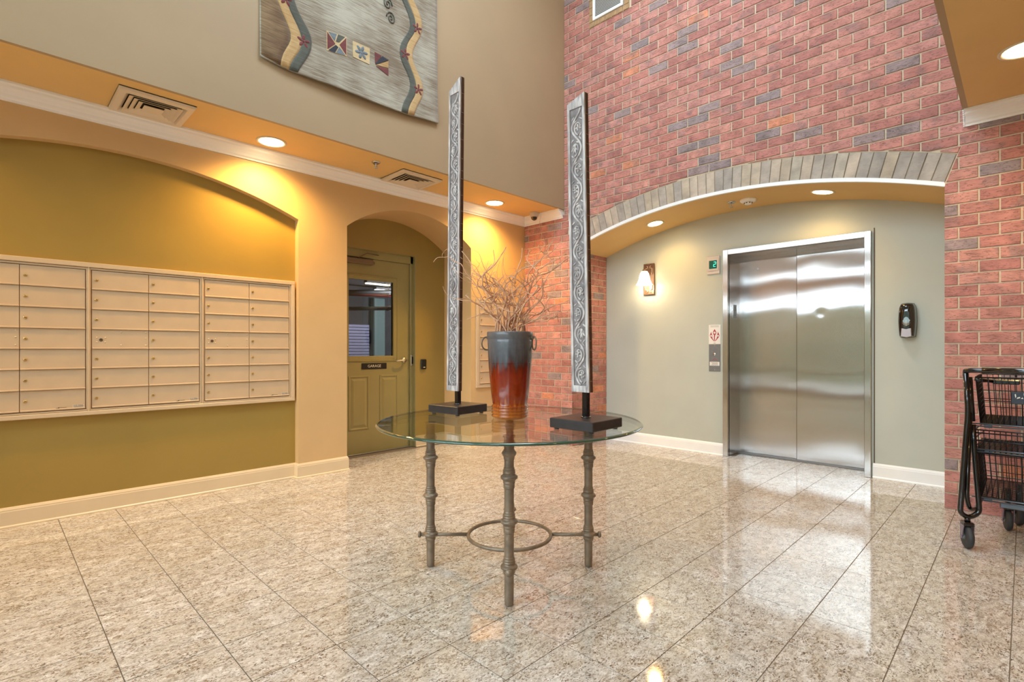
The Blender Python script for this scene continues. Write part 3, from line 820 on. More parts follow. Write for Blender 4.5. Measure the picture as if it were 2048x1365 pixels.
# ------------------------------------------------------------------ garage door
d1 = struct_empty('door_1', (2.96, 5.056, 0))
DY = 5.056; dl, dr, dtp = 2.503, 3.419, 2.103
gx0, gx1, gz0, gz1 = 2.66, 3.21, 1.035, 1.893
q = MB(); q.box((dl, DY, .006), (gx0, DY + .044, dtp)); q.box((gx1, DY, .006), (dr, DY + .044, dtp)); q.box((gx0, DY, .006), (gx1, DY + .044, gz0)); q.box((gx0, DY, gz1), (gx1, DY + .044, dtp))
q.build('door_leaf', M['olive_door'], d1)
q = MB()     # hollow metal frame
q.cbox((3.422, 5.03, 0), (DR, 5.12, DT)); q.cbox((DL, 5.03, 0), (2.5, 5.12, DT)); q.cbox((DL, 5.03, dtp + .003), (DR, 5.12, DT))
q.cbox((DL - .0, AB - .002, DT - .006), (DR, 5.03, DT)); q.cbox((DR - .006, AB - .002, 0), (DR, 5.03, DT)); q.cbox((DL, AB - .002, 0), (DL + .006, 5.03, DT))
q.build('door_frame', M['olive_door'], d1)
q = MB(); q.box((gx0, DY + .018, gz0), (gx1, DY + .024, gz1)); q.build('pane', M['doorglass'], d1)
def ringframe(q, x0, x1, z0, z1, wd, y0, y1, c=.003):
    q.cbox((x0, y0, z0), (x0 + wd, y1, z1), c); q.cbox((x1 - wd, y0, z0), (x1, y1, z1), c)
    q.cbox((x0 + wd, y0, z0), (x1 - wd, y1, z0 + wd), c); q.cbox((x0 + wd, y0, z1 - wd), (x1 - wd, y1, z1), c)
q = MB(); ringframe(q, gx0 - .05, gx1 + .055, gz0 - .04, gz1 + .036, .012, DY - .009, DY + .001); ringframe(q, gx0 - .038, gx1 + .043, gz0 - .028, gz1 + .024, .045, DY - .006, DY + .012)
q.build('window_moulding', M['olive_door'], d1)
for px0, px1 in ((2.665, 2.905), (3.035, 3.27)):
    q = MB(); z0, z1 = .262, .84
    ringframe(q, px0, px1, z0, z1, .018, DY - .006, DY + .001, .004)
    i_ = .045
    q.add([(px0+.03, DY-.001, z0+.03), (px1-.03, DY-.001, z0+.03), (px1-.03, DY-.001, z1-.03), (px0+.03, DY-.001, z1-.03),
           (px0+i_+.01, DY-.008, z0+i_+.01), (px1-i_-.01, DY-.008, z0+i_+.01), (px1-i_-.01, DY-.008, z1-i_-.01), (px0+i_+.01, DY-.008, z1-i_-.01)],
          [(4,5,6,7), (0,1,5,4), (1,2,6,5), (2,3,7,6), (3,0,4,7)])
    q.build('raised_panel', M['olive_door'], d1)
q = MB(); q.lathe([(.03, 0), (.03, .004), (.026, .01), (.012, .014), (.011, .04), (.014, .045), (.0, .047)], (3.352, DY, 1.0), 20, axis=(0, -1, 0))
q.tube([(3.352, DY - .042, 1.0), (3.32, DY - .048, .998), (3.28, DY - .05, .996), (3.245, DY - .044, .994), (3.225, DY - .03, .993)], [.011, .009, .0085, .008, .007], 10)
q.build('lever_handle', M['satin'], d1)
q = MB(); q.cbox((3.424, 5.02, .935), (3.458, 5.036, 1.06), .002); q.cbox((3.43, 5.016, .955), (3.45, 5.022, 1.04), .002, 1); q.build('strike_plate', [M['satin'], M['black']], d1)
q = MB(); q.cbox((2.6, DY - .055, 2.035), (2.93, DY, 2.09), .006); q.cbox((2.93, DY - .045, 2.045), (2.955, DY, 2.075), .004)
q.tube([(2.75, DY - .05, 2.095), (2.85, DY - .06, 2.15), (3.0, DY - .04, 2.15)], .006, 6)
q.build('door_closer', plain('bronze_door_closer', srgb(128, 108, 84), .4, metal=.4), d1)
q = MB(); q.cbox((2.5, 5.03, 0), (3.42, 5.12, .01), .002); q.build('threshold', M['steelplate'], d1)
# garage sign
t = thing('garage_sign', (2.965, DY - .004, .94), 'black GARAGE sign plate under the window of the olive door', 'sign')
q = MB(); q.cbox((2.815, DY - .006, .908), (3.122, DY - .001, .974), .003); q.build('sign_plate', M['signblack'], t)
text('GARAGE', .042, M['letter'], t, MY(2.968, DY - .0068, .9405))
# card reader
t = thing('card_reader', (3.565, AB, .95), 'small black card reader on the olive wall right of the garage door', 'reader')
q = MB(); q.cbox((3.528, AB - .022, .892), (3.600, AB - .001, 1.008), .006); q.build('reader_body', M['black'], t)
q = MB(); q.box((3.553, AB - .0235, .912), (3.580, AB - .0218, .919)); q.build('reader_mark', M['letter'], t)

# ------------------------------------------------------------------ garage behind the door glass
gy0, gy1, gxa, gxb, gzt = 5.13, 12.6, -1.0, 10.0, 2.95
for nm_, A_, B_ in (('wall_garage_back', (gxa, gy1, 0), (gxb, gy1 + .1, gzt)), ('wall_garage_left', (gxa - .1, gy0, 0), (gxa, gy1, gzt)), ('wall_garage_right', (gxb, gy0, 0), (gxb + .1, gy1, gzt)),
        ('ceiling_garage', (gxa, gy0, gzt), (gxb, gy1, gzt + .1)), ('floor_garage', (gxa, gy0, -.1), (gxb, gy1, 0))):
    g0 = MB(); g0.box(A_, B_); g0.build(nm_, M['concrete'], kind='structure')
g0 = MB(); g0.box((gxa, gy0, 0), (DL, gy0 + .03, gzt)); g0.box((DR, gy0, 0), (gxb, gy0 + .03, gzt)); g0.box((DL, gy0, DT), (DR, gy0 + .03, gzt)); g0.build('wall_garage_front', M['concrete'], kind='structure')
for k_, yb_ in enumerate((7.4, 9.3, 11.0)):
    q = MB(); q.cbox((gxa, yb_, 2.62), (gxb, yb_ + .3, gzt - .001), .02); q.build('trim_%d' % (20 + k_), M['concrete'], kind='structure')
q = MB(); q.cbox((7.28, gy1 - .2, 0), (7.62, gy1 - .002, 2.5), .02); q.build('trim_24', plain('pale_green_pillar', srgb(120, 138, 128), .7), kind='structure')
q = MB()
for k in range(22): q.cbox((5.6, gy1 - .03, .02 + k * .08), (7.26, gy1 - .001, .02 + k * .08 + .075), .008)
q.build('wall_shutter', M['shutter'], kind='structure')
for i, (x, y, l, c_, mm) in enumerate(((6.93, 11.3, 'lowest and brightest white tube light in the garage behind the door glass', 'garlamp', .26), (5.9, 9.9, 'warm tube light highest in the garage door glass', 'garlampwarm', .3), (6.62, 10.85, 'middle white tube light in the garage behind the door glass', 'garlamp', .24))):
    t = thing('garage_light', (x, y, 2.5), l, 'light')
    q = MB(); q.cbox((x - mm, y - .07, 2.53), (x + mm, y + .07, 2.58), .01); q.tube([(x, y, 2.58), (x, y, gzt - .002)], .008, 6); q.build('housing', M['pipe'], t)
    q = MB(); q.cbox((x - mm + .02, y - .05, 2.505), (x + mm - .02, y + .05, 2.53), .008); q.build('diffuser', M[c_], t)
    if i: continue
    l = bpy.data.lights.new('garage_fill', 'POINT'); l.energy = 700; l.color = (.95, .95, 1); l.shadow_soft_size = .05  # unseen fill light added away from the fixtures to brighten the garage
    lo = bpy.data.objects.new('garage_fill', l); COL.objects.link(lo); lo.parent = t; lo.location = (1.6, -2.6, -.3)
for i, (a, b, r, mt, lb) in enumerate((((4.9, 11.6, 2.02), (6.5, 9.2, 2.0), .045, 'pipe', 'thick pale pipe sloping across the garage behind the door glass'), ((3.6, 8.3, 2.05), (6.2, 8.9, 2.3), .04, 'pipe', 'pale pipe high in the garage door glass'), ((4.2, 10.6, 2.28), (7.4, 9.6, 2.3), .03, 'redpipe', 'red sprinkler pipe in the garage'))):
    q = MB(); q.tube([a, ((a[0]+b[0])/2, (a[1]+b[1])/2, (a[2]+b[2])/2), b], r, 10)
    for s in (.25, .75):
        p = Vector(a).lerp(Vector(b), s); q.tube([p, (p.x, p.y, gzt - .002)], .006, 6); q.tube([p - (Vector(b)-Vector(a)).normalized()*.04, p + (Vector(b)-Vector(a)).normalized()*.04], r + .01, 10)
    q.build('ceiling_pipe', M[mt], label=lb, category='pipe')

# ------------------------------------------------------------------ lift doors
d2 = struct_empty('door_2', (5.6, 1.61, 0))
FXo = 5.432
q = MB(); yi0, yi1, zi = 1.008, 2.207, 2.113
q.cbox((FXo, yi1, 0), (EW + .02, EL + .005, ET), .003); q.cbox((FXo, ER - .002, 0), (EW + .02, yi0, ET), .003); q.cbox((FXo, yi0, zi), (EW + .02, yi1, ET), .003)
q.box((EW, yi1, 0), (5.80, yi1 + .02, ET)); q.box((EW, yi0 - .02, 0), (5.80, yi0, ET)); q.box((EW, yi0, zi), (5.80, yi1, zi + .03))
q.build('door_frame', M['steel2'], d2)
q = MB(); q.box((5.82, .8, 0), (5.86, 2.4, 2.3)); q.box((EW + .1, .8, 2.2), (5.86, 2.4, 2.25)); q.build('shaft_lining', M['gap'], d2)
def wav_panel(name, x, y0, y1, z1, dent, seed):
    q = MB(); ny, nz = 40, 110; rn = random.Random(seed)
    ph = [rn.uniform(0, 6.28) for _ in range(10)]
    vs = []
    for j in range(nz + 1):
        for i in range(ny + 1):
            y = y0 + (y1 - y0) * i / ny; z = .008 + (z1 - .008) * j / nz
            e = min(i, ny - i) / ny * 4; e = min(1, e)
            dx = .0011 * math.sin(2.1 * z * 2 + ph[0] + 1.2 * math.sin(3.3 * y + ph[3])) + .00045 * math.sin(9.5 * z + 2.5 * y + ph[1]) + .0004 * math.sin(6 * y + 5 * z + ph[2]) + .0002 * math.sin(21 * z + ph[4] + 3 * y)
            dx *= (.45 + .55 * e)
            if dent:
                r2 = ((y - dent[0]) ** 2 + (z - dent[1]) ** 2) / dent[2] ** 2
                dx += dent[3] * math.exp(-r2)
            vs.append((x + dx, y, z))
    fs = [(j*(ny+1)+i, j*(ny+1)+i+1, (j+1)*(ny+1)+i+1, (j+1)*(ny+1)+i) for j in range(nz) for i in range(ny)]
    q.add(vs, fs, 0, True)
    # edges
    q.box((x + .004, y0, .008), (x + .03, y1, z1))
    return q.build(name, M['steel'], d2)
wav_panel('door_panel', 5.752, 1.632, yi1 + .004, zi + .01, None, 3)
wav_panel('door_panel', 5.730, yi0 - .002, 1.634, zi + .01, (1.42, 1.475, .040, .0011), 8)
q = MB(); q.lathe([(.011, 0), (.011, .003), (.006, .004), (.005, .001), (0, .001)], (5.751, 2.02, 1.978), 16, axis=(-1, 0, 0)); q.build('lock_escutcheon', M['chrome'], d2)
q = MB(); q.cbox((5.692, yi0, 0), (5.80, yi1, .007), .001); q.box((5.70, yi0, .007), (5.704, yi1, .009)); q.build('sill', M['steelplate'], d2)
q = MB(); q.box((5.7275, 1.6335, .012), (5.752, 1.6365, zi)); q.build('seam_strip', M['gap'], d2)  # dark strip drawn along the seam between the two door panels
q = MB(); q.box((5.59, yi1 - .003, 1.46), (5.66, yi1, 1.60)); q.build('floor_plate', M['steelplate'], d2, label='floor number plate inside the lift door jamb')
text('2', .06, M['ink'], d2, MY(5.625, yi1 - .0035, 1.555), name='floor_number')
q = MB()
for k in range(4): q.lathe([(.003, 0), (.002, .002), (0, .003)], (5.61 + .012 * (k % 2), yi1 - .003, 1.485 + .012 * (k // 2)), 6, axis=(0, -1, 0))
q.build('braille_dots', M['ink'], d2)
q = MB(); q.box((EW - .004, .934, .13), (EW - .0005, .942, 2.19)); q.build('trim_7', M['gap'], kind='structure')
# lift floor indicator
t = thing('lift_indicator', (EW, 2.365, 2.02), 'lift floor display with a green figure 2 beside the lift frame', 'display')
fx = FX(EW)
q = MB(); q.cbox((EW - .012, 2.298, 1.928), (EW - .001, 2.437, 2.118), .003); q.cbox((EW - .018, 2.31, 1.96), (EW - .010, 2.425, 2.098), .004); q.build('cover_plate', plain('brushed_pale_plate', srgb(214, 204, 196), .3, metal=.5), t)
q = MB(); q.box((EW - .0195, 2.325, 1.985), (EW - .0175, 2.410, 2.072)); q.build('screen', M['ledscreen'], t)
q = MB()
for (a, b) in (((-.01, .024), (.012, .024)), ((.012, .024), (.010, .0)), ((.010, 0), (-.012, 0)), ((-.012, 0), (-.014, -.024)), ((-.014, -.024), (.008, -.024))):
    q.tube([(EW - .0205, 2.347 - a[0], 2.03 + a[1]), (EW - .0205, 2.347 - b[0], 2.03 + b[1])], .0028, 6)
q.build('digit', M['led'], t)
# fire sign
t = thing('fire_sign', (EW, 2.356, 1.28), 'white sign with red flame emblem above the lift call plate', 'sign')
q = MB(); q.cbox((EW - .003, 2.292, 1.180), (EW - .0005, 2.420, 1.386), .001); q.build('sign_plate', M['paper'], t)
q = MB(); fw = lambda a, b, c: (EW - .003 - c, 2.356 - a, 1.28 + b)
flame = [(0, .062), (.006, .05), (.015, .036), (.019, .022), (.016, .008), (.006, -.006), (.003, -.03), (.004, -.055), (0, -.075), (-.006, -.05), (-.008, -.02), (-.006, -.006), (-.016, .008), (-.019, .022), (-.015, .036), (-.006, .05)]
q.prism(flame, fw, 0, .0006)
for s in (-1, 1):
    side = [(.036, .035), (.041, .02), (.048, .006), (.052, -.01), (.046, -.025), (.03, -.045), (.006, -.072), (.004, -.066), (.022, -.04), (.026, -.022), (.024, -.006), (.03, .006), (.034, .018)]
    q.prism([(s * a, b) for a, b in side], fw, 0, .0006)
q.build('flame_emblem', M['red_ink'], t)
q = MB()
for a, b, r in ((0, .02, .012), (-.037, -.013, .0105), (.037, -.013, .0105)): q.lathe([(r, 0), (r, .0004), (0, .0004)], fw(a, b, .0006), 18, axis=(-1, 0, 0))
q.build('emblem_disc', M['paper'], t)
q = MB()
for b in (.094, .083): q.box(fw(-.045, b, .0001), fw(.045, b + .0025, .0004))
for a, b in ((0, .02), (-.037, -.013), (.037, -.013)): q.box(fw(a - .006, b - .001, .001), fw(a + .006, b + .002, .0013))
q.box(fw(-.012, -.092, .0001), fw(.012, -.088, .0004)); q.build('fine_print', M['ink'], t, kind='stuff')
# call plate
t = thing('call_station', (EW, 2.356, 1.03), 'grey steel lift call button plate below the flame sign', 'button')
q = MB(); q.cbox((EW - .004, 2.294, .888), (EW - .0005, 2.418, 1.178), .001)
q.build('face_plate', M['steelplate'], t)
for z in (1.163, .905):
    q = MB(); q.lathe([(.005, 0), (.005, .001), (.003, .0025), (0, .003)], (EW - .004, 2.354, z), 10, axis=(-1, 0, 0)); q.build('screw', M['chrome'], t)
q = MB(); q.lathe([(.015, 0), (.015, .003), (.012, .005), (0, .005)], (EW - .004, 2.356, 1.07), 20, axis=(-1, 0, 0)); q.build('call_button', M['chrome'], t)
q = MB(); q.tube([(EW - .004, 2.356 + .02 * math.cos(k * PI / 8), 1.005 + .017 * math.sin(k * PI / 8)) for k in range(9)], .0025, 6); q.build('no_use_arc', M['red_ink'], t)
q = MB(); q.box((EW - .005, 2.303, .949), (EW - .0038, 2.408, .990)); q.build('notice_label', M['paper'], t)
q = MB()
for k in range(4): q.box((EW - .0055, 2.318 + .004 * (k % 2), .956 + k * .008), (EW - .005, 2.393 - .006 * (k % 3), .9585 + k * .008))
q.build('notice_print', M['ink'], t, kind='stuff')

# ------------------------------------------------------------------ sconce
t = thing('wall_sconce', (EW, 3.126, 1.94), 'lit wall sconce with a bell shade and scrolled bronze back plate', 'lamp')
q = MB(); q.cbox((EW - .022, 3.060, 1.766), (EW - .001, 3.192, 2.122), .004); q.cbox((EW - .028, 3.056, 1.762), (EW - .018, 3.068, 2.126), .003); q.cbox((EW - .028, 3.184, 1.762), (EW - .018, 3.196, 2.126), .003)
q.cbox((EW - .028, 3.06, 2.112), (EW - .018, 3.19, 2.126), .003); q.cbox((EW - .028, 3.06, 1.762), (EW - .018, 3.19, 1.776), .003)
q.build('back_plate', M['bronze'], t)
for s in (-1, 1):
    for up in (-1, 1):
        pts = []
        for k in range(22):
            u = k / 21; an = u * 3.6 + PI / 2
            r = .018 * (1 - .62 * u)
            pts.append((EW - .028, 3.126 + s * (.028 + r * math.cos(an) * 1.0), 1.944 + up * (.135 + r * math.sin(an))))
        pts2 = [(EW - .028, 3.126 + s * (.028 + .016 * math.sin(v * 2.6)), 1.944 + up * (.153 - .10 * v)) for v in [i / 10 for i in range(11)]]
        q = MB(); q.tube(pts + pts2[3:], .0047, 6); q.build('scroll', M['scroll'], t)
q = MB(); q.tube([(EW - .03, 3.126, 1.99), (EW - .06, 3.126, 2.01), (EW - .105, 3.126, 2.03), (EW - .125, 3.126, 2.02)], .009, 8); q.lathe([(.018, 0), (.02, .01), (.03, .028), (.045, .04)][::-1], (EW - .125, 3.126, 2.035), 20, axis=(0, 0, -1), caps=False)
q.lathe([(.022, 0), (.022, .025), (.012, .035)], (EW - .125, 3.126, 2.015), 16); q.build('arm', M['bronze'], t)
q = MB(); q.lathe([(.034, 2.022), (.048, 2.0), (.058, 1.965), (.066, 1.925), (.082, 1.885), (.094, 1.868), (.091, 1.868), (.078, 1.887), (.062, 1.927), (.054, 1.965), (.045, 1.998), (.031, 2.018)], (EW - .125, 3.126, 0), 32, caps=False)
q.build('lamp_shade', M['shade'], t)
l = bpy.data.lights.new('sconce_bulb', 'POINT'); l.energy = SCONCE_W; l.color = (1, .80, .52); l.shadow_soft_size = .04
lo = bpy.data.objects.new('sconce_bulb', l); COL.objects.link(lo); lo.parent = t; lo.location = Vector((EW - .125, 3.126, 1.845)) - WL(t)

# ------------------------------------------------------------------ soap dispenser
t = thing('soap_dispenser', (EW, .70, 1.36), 'black soap dispenser on the sage wall right of the lift', 'dispenser')
def loft(q, secs, mi=0, smooth=True):
    n = len(secs[0]); vs = [p for s_ in secs for p in s_]
    fs = [(i*n+k, i*n+(k+1) % n, (i+1)*n+(k+1) % n, (i+1)*n+k) for i in range(len(secs)-1) for k in range(n)]
    q.add(vs, fs, mi, smooth); q.add(secs[-1], [tuple(range(n))], mi, smooth); q.add(secs[0], [tuple(range(n))[::-1]], mi)
def outline(sc, dx, dz=0):
    pts = []
    prof = [(-.040, .142), (0, .147), (.040, .142), (.052, .115), (.058, .06), (.060, 0), (.058, -.06), (.053, -.12), (.050, -.134), (0, -.138), (-.050, -.134), (-.053, -.12), (-.058, -.06), (-.060, 0), (-.058, .06), (-.052, .115)]
    return [(EW - dx, .70 - a * sc, 1.366 + dz + b * (sc * .6 + .4)) for a, b in prof]
q = MB(); loft(q, [outline(1.04, .001), outline(1.04, .028)], 0, False); q.build('wall_bracket', M['greyside'], t)
q = MB(); loft(q, [outline(1.0, .028), outline(1.0, .055), outline(.97, .075), outline(.88, .092, -.004), outline(.7, .102, -.008), outline(.35, .107, -.012)]); q.build('cover', M['blackgloss'], t)
q = MB(); loft(q, [[(EW - d, .70 + a * s_, z) for a, z in ((.032, 1.30), (0, 1.292), (-.032, 1.30), (-.036, 1.235), (0, 1.226), (.036, 1.235))] for d, s_ in ((.06, 1), (.108, 1), (.116, .9))], 0, False); q.build('push_bar', M['lav'], t)
q = MB()
pts = [(.70 + .022 * math.sin(a) * (1.15 if math.cos(a) < 0 else .85), 1.368 + .026 * math.cos(a)) for a in [k * PI / 12 for k in range(24)]]
q.prism([(-y, z) for y, z in pts], FX(EW - .107), .0, .003); q.build('print_drop', M['paleblue'], t)
q = MB()
for s in (-1, 1):
    for z0_, l_ in ((1.345, .026), (1.333, .02)): q.tube([(EW - .111, .70, z0_ - .012), (EW - .111, .70 + s * l_ * .6, z0_ - .002), (EW - .108, .70 + s * l_, z0_)], .0014, 5)
q.tube([(EW - .1115, .70, 1.368), (EW - .1115, .70, 1.32)], .002, 5); q.build('print_mark', M['letter'], t)

# ------------------------------------------------------------------ recessed lights
CANS = 'recessed ceiling lights'
def can(x, y, z, label, tilt=0, power=CAN_W, r=.09):
    t = thing('recessed_light', (x, y, z), label, 'light', CANS)
    R = Matrix.Rotation(tilt, 4, 'X'); Mt = Matrix.Translation((x, y, z)) @ R
    q = MB(); q.lathe([(r + .022, 0), (r + .022, -.004), (r + .012, -.008), (r, -.004), (r, .0)], (0, 0, 0), 36); q.xform(Mt); q.build('trim_ring', M['ventp'], t)
    q = MB(); q.lathe([(r, -.003), (r * .6, .0), (0, .0)][::1], (0, 0, -.001), 32, caps=False); q.xform(Mt); q.build('lamp_lens', M['lamp'], t)
    l = bpy.data.lights.new('can_lamp', 'SPOT'); l.energy = power; l.color = WARM; l.spot_size = math.radians(150); l.spot_blend = .9; l.shadow_soft_size = .06
    lo = bpy.data.objects.new('can_lamp', l); COL.objects.link(lo); lo.parent = t; lo.location = (0, 0, -.03); lo.rotation_euler = (tilt, 0, 0)
    return t
can(1.579, 4.241, SZ, 'glowing recessed light in the left soffit between the large vent and the sprinkler')
can(4.004, 4.238, SZ, 'glowing recessed light in the left soffit nearest the brick wall')
can(-.846, 4.241, SZ, 'recessed light in the left soffit near the entrance')
can(3.982, .0, SZ, 'recessed light in the right soffit at the edge of the photo', power=CAN_W * .28)
can(1.5, -1.0, SZ, 'recessed light in the right soffit behind the camera', power=CAN_W * .5)
def tilt_at(y): return -math.asin((y - SC[0]) / SR)
can(5.12, 2.869, sz(2.869), 'recessed light in the curved lift soffit above the sconce', tilt_at(2.869), CAN_W * .20, .075)
can(5.12, 1.255, sz(1.255), 'recessed light in the curved lift soffit above the lift doors', tilt_at(1.255), CAN_W * .20, .075)

# ------------------------------------------------------------------ vents
def vent(x0, x1, y0, y1, label):
    z = SZ; t = thing('ceiling_vent', ((x0+x1)/2, (y0+y1)/2, z), label, 'vent', 'square ceiling vents')
    cx, cy = (x0 + x1) / 2, (y0 + y1) / 2; H = (x1 - x0) / 2; V = (y1 - y0) / 2
    q = MB(); q.box((x0 + .04, y0 + .04, z - .004), (x1 - .04, y1 - .04, z - .0005)); q.build('backing', M['grille_dark'], t)
    def ring(q, h0, z0, h1, z1, th=.003):
        c0 = [(-h0*H, -h0*V), (h0*H, -h0*V), (h0*H, h0*V), (-h0*H, h0*V)]; c1 = [(-h1*H, -h1*V), (h1*H, -h1*V), (h1*H, h1*V), (-h1*H, h1*V)]
        vs = [(cx+a, cy+b, z0) for a, b in c0] + [(cx+a, cy+b, z1) for a, b in c1] + [(cx+a, cy+b, z0+th) for a, b in c0] + [(cx+a, cy+b, z1+th) for a, b in c1]
        q.add(vs, [(i, (i+1)%4, 4+(i+1)%4, 4+i) for i in range(4)] + [(8+i, 8+(i+1)%4, 12+(i+1)%4, 12+i) for i in range(4)] + [(i, (i+1)%4, 8+(i+1)%4, 8+i) for i in range(4)] + [(4+i, 4+(i+1)%4, 12+(i+1)%4, 12+i) for i in range(4)])
    q = MB(); ring(q, 1.0, z - .006, .97, z - .022); ring(q, .97, z - .022, .80, z - .026); ring(q, .80, z - .026, .70, z - .006); ring(q, 1.0, z - .002, 1.0, z - .006); q.build('vent_frame', M['ventp'], t)
    for k, h0 in enumerate((.70, .56, .42)):
        q = MB(); ring(q, h0, z - .027, h0 - .13, z - .014); q.build('louver', M['ventp'], t)
    q = MB(); q.cbox((cx - .26*H, cy - .26*V, z - .032), (cx + .26*H, cy + .26*V, z - .026), .002); q.build('centre_plate', M['ventp'], t)
vent(.570, .995, 3.985, 4.405, 'square white ceiling vent in the left soffit above the mailboxes')
vent(2.655, 3.10, 4.015, 4.405, 'square white ceiling vent in the left soffit above the door alcove')
# wall grille high in the brick wall
gs = struct_empty('trim_8', (BW, 3.2, 4.73))
q = MB(); q.box((BW - .004, GR[0], GR[2]), (BW + .007, 3.04 - .004, GR[3])); q.box((BW - .004, 3.434, GR[2]), (BW + .007, GR[1], GR[3])); q.box((BW - .004, 3.03, GR[2]), (BW + .007, 3.44, 4.788)); q.box((BW - .004, 3.03, 5.39), (BW + .007, 3.44, GR[3])); q.build('mortar_bed', M['mortar'], gs)
for k in range(7):
    q = MB(); y0 = GR[0] + k * .0739; q.cbox((BW - .012, y0 + .003, GR[2] + .002), (BW, y0 + .071, 4.786), .002); q.build('brick', M['tanbrick'], gs, origin=(BW, y0 + .03, 4.76))
    for s, (ya, yb) in enumerate(((GR[0] + .003, 3.032), (3.438, GR[1] - .003))):
        q = MB(); z0 = 4.79 + k * .0813; q.cbox((BW - .012, ya, z0), (BW, yb, z0 + .077), .002); q.build('brick', M['tanbrick'], gs, origin=(BW, (ya + yb) / 2, z0 + .04))
t = thing('wall_grille', (BW, 3.235, 4.79), 'white louvred air grille high on the brick wall', 'vent')
q = MB(); y0, y1, z0, z1 = 3.04, 3.432, 4.792, 5.39
q.cbox((BW - .024, y0, z0), (BW - .002, y0 + .03, z1), .004); q.cbox((BW - .024, y1 - .03, z0), (BW - .002, y1, z1), .004); q.cbox((BW - .024, y0 + .03, z0), (BW - .002, y1 - .03, z0 + .03), .004); q.cbox((BW - .024, y0 + .03, z1 - .03), (BW - .002, y1 - .03, z1), .004)
q.build('grille_frame', M['white'], t)
q = MB(); q.box((BW - .004, y0 + .02, z0 + .02), (BW - .001, y1 - .02, z1 - .02)); q.build('backing', plain('grille_backing', srgb(150, 146, 140), .7), t)
for k in range(33):
    q = MB(); z = z0 + .036 + k * .0163
    q.add([(BW - .020, y0 + .03, z - .006), (BW - .020, y1 - .03, z - .006), (BW - .008, y1 - .03, z + .007), (BW - .008, y0 + .03, z + .007), (BW - .020, y0 + .03, z - .0045), (BW - .020, y1 - .03, z - .0045), (BW - .008, y1 - .03, z + .0085), (BW - .008, y0 + .03, z + .0085)],
          [(0,1,2,3),(7,6,5,4),(0,4,5,1),(1,5,6,2),(2,6,7,3),(3,7,4,0)]); q.build('slat', M['white'], t)

# sprinklers, detector, camera
def sprinkler(x, y, z, label, pendent=True):
    t = thing('sprinkler_head', (x, y, z), label, 'sprinkler')
    q = MB(); q.lathe([(.04, 0), (.04, -.003), (.028, -.012), (.02, -.006), (.012, -.006), (.012, 0)], (x, y, z), 20); q.build('escutcheon', M['chrome'], t)
    q = MB(); q.lathe([(.009, 0), (.009, -.02), (.006, -.024), (.004, -.045), (.004, -.048)], (x, y, z), 10)
    for s in (-1, 1): q.tube([(x + s*.009, y, z - .018), (x + s*.012, y, z - .03), (x + s*.004, y, z - .046)], .002, 5)
    q.lathe([(.018, 0), (.018, -.0025)], (x, y, z - .048), 14); q.build('head', M['chrome'], t)
sprinkler(2.399, 4.055, SZ, 'small sprinkler head in the left soffit before the second vent')
sprinkler(5.11, 2.04, sz(2.04), 'small sprinkler head in the curved lift soffit beside the detector')
t = thing('smoke_detector', (5.12, 1.885, sz(1.885)), 'round white smoke detector on the curved lift soffit', 'detector')
z = sz(1.885); q = MB(); q.lathe([(.072, 0), (.074, -.010), (.068, -.022), (.050, -.030), (.034, -.032)], (5.12, 1.885, z), 32); q.build('base', M['white'], t)
q = MB(); q.lathe([(.034, -.030), (.034, -.042), (.026, -.050), (0, -.052)], (5.12, 1.885, z), 24); q.build('sensor_cap', M['white'], t)
q = MB()
for k in range(8): 
    a = k * PI / 4; q.box((5.12 + .0335*math.cos(a) - .005, 1.885 + .0335*math.sin(a) - .005, z - .042), (5.12 + .0335*math.cos(a) + .005, 1.885 + .0335*math.sin(a) + .005, z - .034))
q.build('sensor_slots', M['gap'], t)
t = thing('security_camera', (4.63, 4.205, SZ), 'small white dome security camera in the soffit corner by the brick', 'camera')
q = MB(); q.lathe([(.058, 0), (.058, -.008), (.052, -.03), (.046, -.052), (.036, -.054)], (4.63, 4.205, SZ), 28); q.build('housing', plain('camera_grey_white', srgb(210, 200, 190), .4), t)
q = MB(); q.lathe([(.038, 0), (.037, -.014), (.028, -.03), (.012, -.038), (0, -.039)], (4.63, 4.205, SZ - .054), 24); q.build('dome', plain('smoked_dome', srgb(60, 46, 40), .1, coat=1), t)
q = MB(); q.lathe([(.013, 0), (.013, .008), (.008, .009)], (4.605, 4.18, SZ - .075), 14, axis=(-.6, -.6, -.5)); q.build('lens', M['black'], t)

# ------------------------------------------------------------------ mailboxes
MF = NW - .020        # door face
def mail_label(t, x1, z0, y):
    q = MB(); q.box((x1 - .068, y - .0012, z0 + .006), (x1 - .006, y - .0002, z0 + .030)); q.build('mail_label', plain('label_plate', srgb(214, 198, 176), .4), t)
    text('U.S. MAIL', .0125, M['ink'], t, MY(x1 - .037, y - .0016, z0 + .0235), ext=.0002)
    q = MB()
    for k in range(3): q.box((x1 - .064 + .004 * (k % 2), y - .0016, z0 + .009 + k * .0033), (x1 - .010 - .004 * (k % 2), y - .0012, z0 + .0102 + k * .0033))
    for k in range(2): q.box((x1 - .140, y - .0012, z0 + .008 + k * .006), (x1 - .098, y - .0008, z0 + .0105 + k * .006))
    q.build('fine_print', M['ink'], t, kind='stuff')
    q = MB(); f = lambda a, b, c: (x1 - .158 + a, y - c, z0 + .006 + b)
    q.prism([(0, .002), (.010, .0), (.016, .006), (.008, .008)], f, 0, .0012); q.prism([(.010, .006), (.022, .012), (.024, .006), (.016, .002)], f, 0, .0012); q.build('maker_mark', M['black'], t)
ROWZ = [1.668, 1.535, 1.399, 1.262, 1.127, .993, .858, .724]
door_me = {}
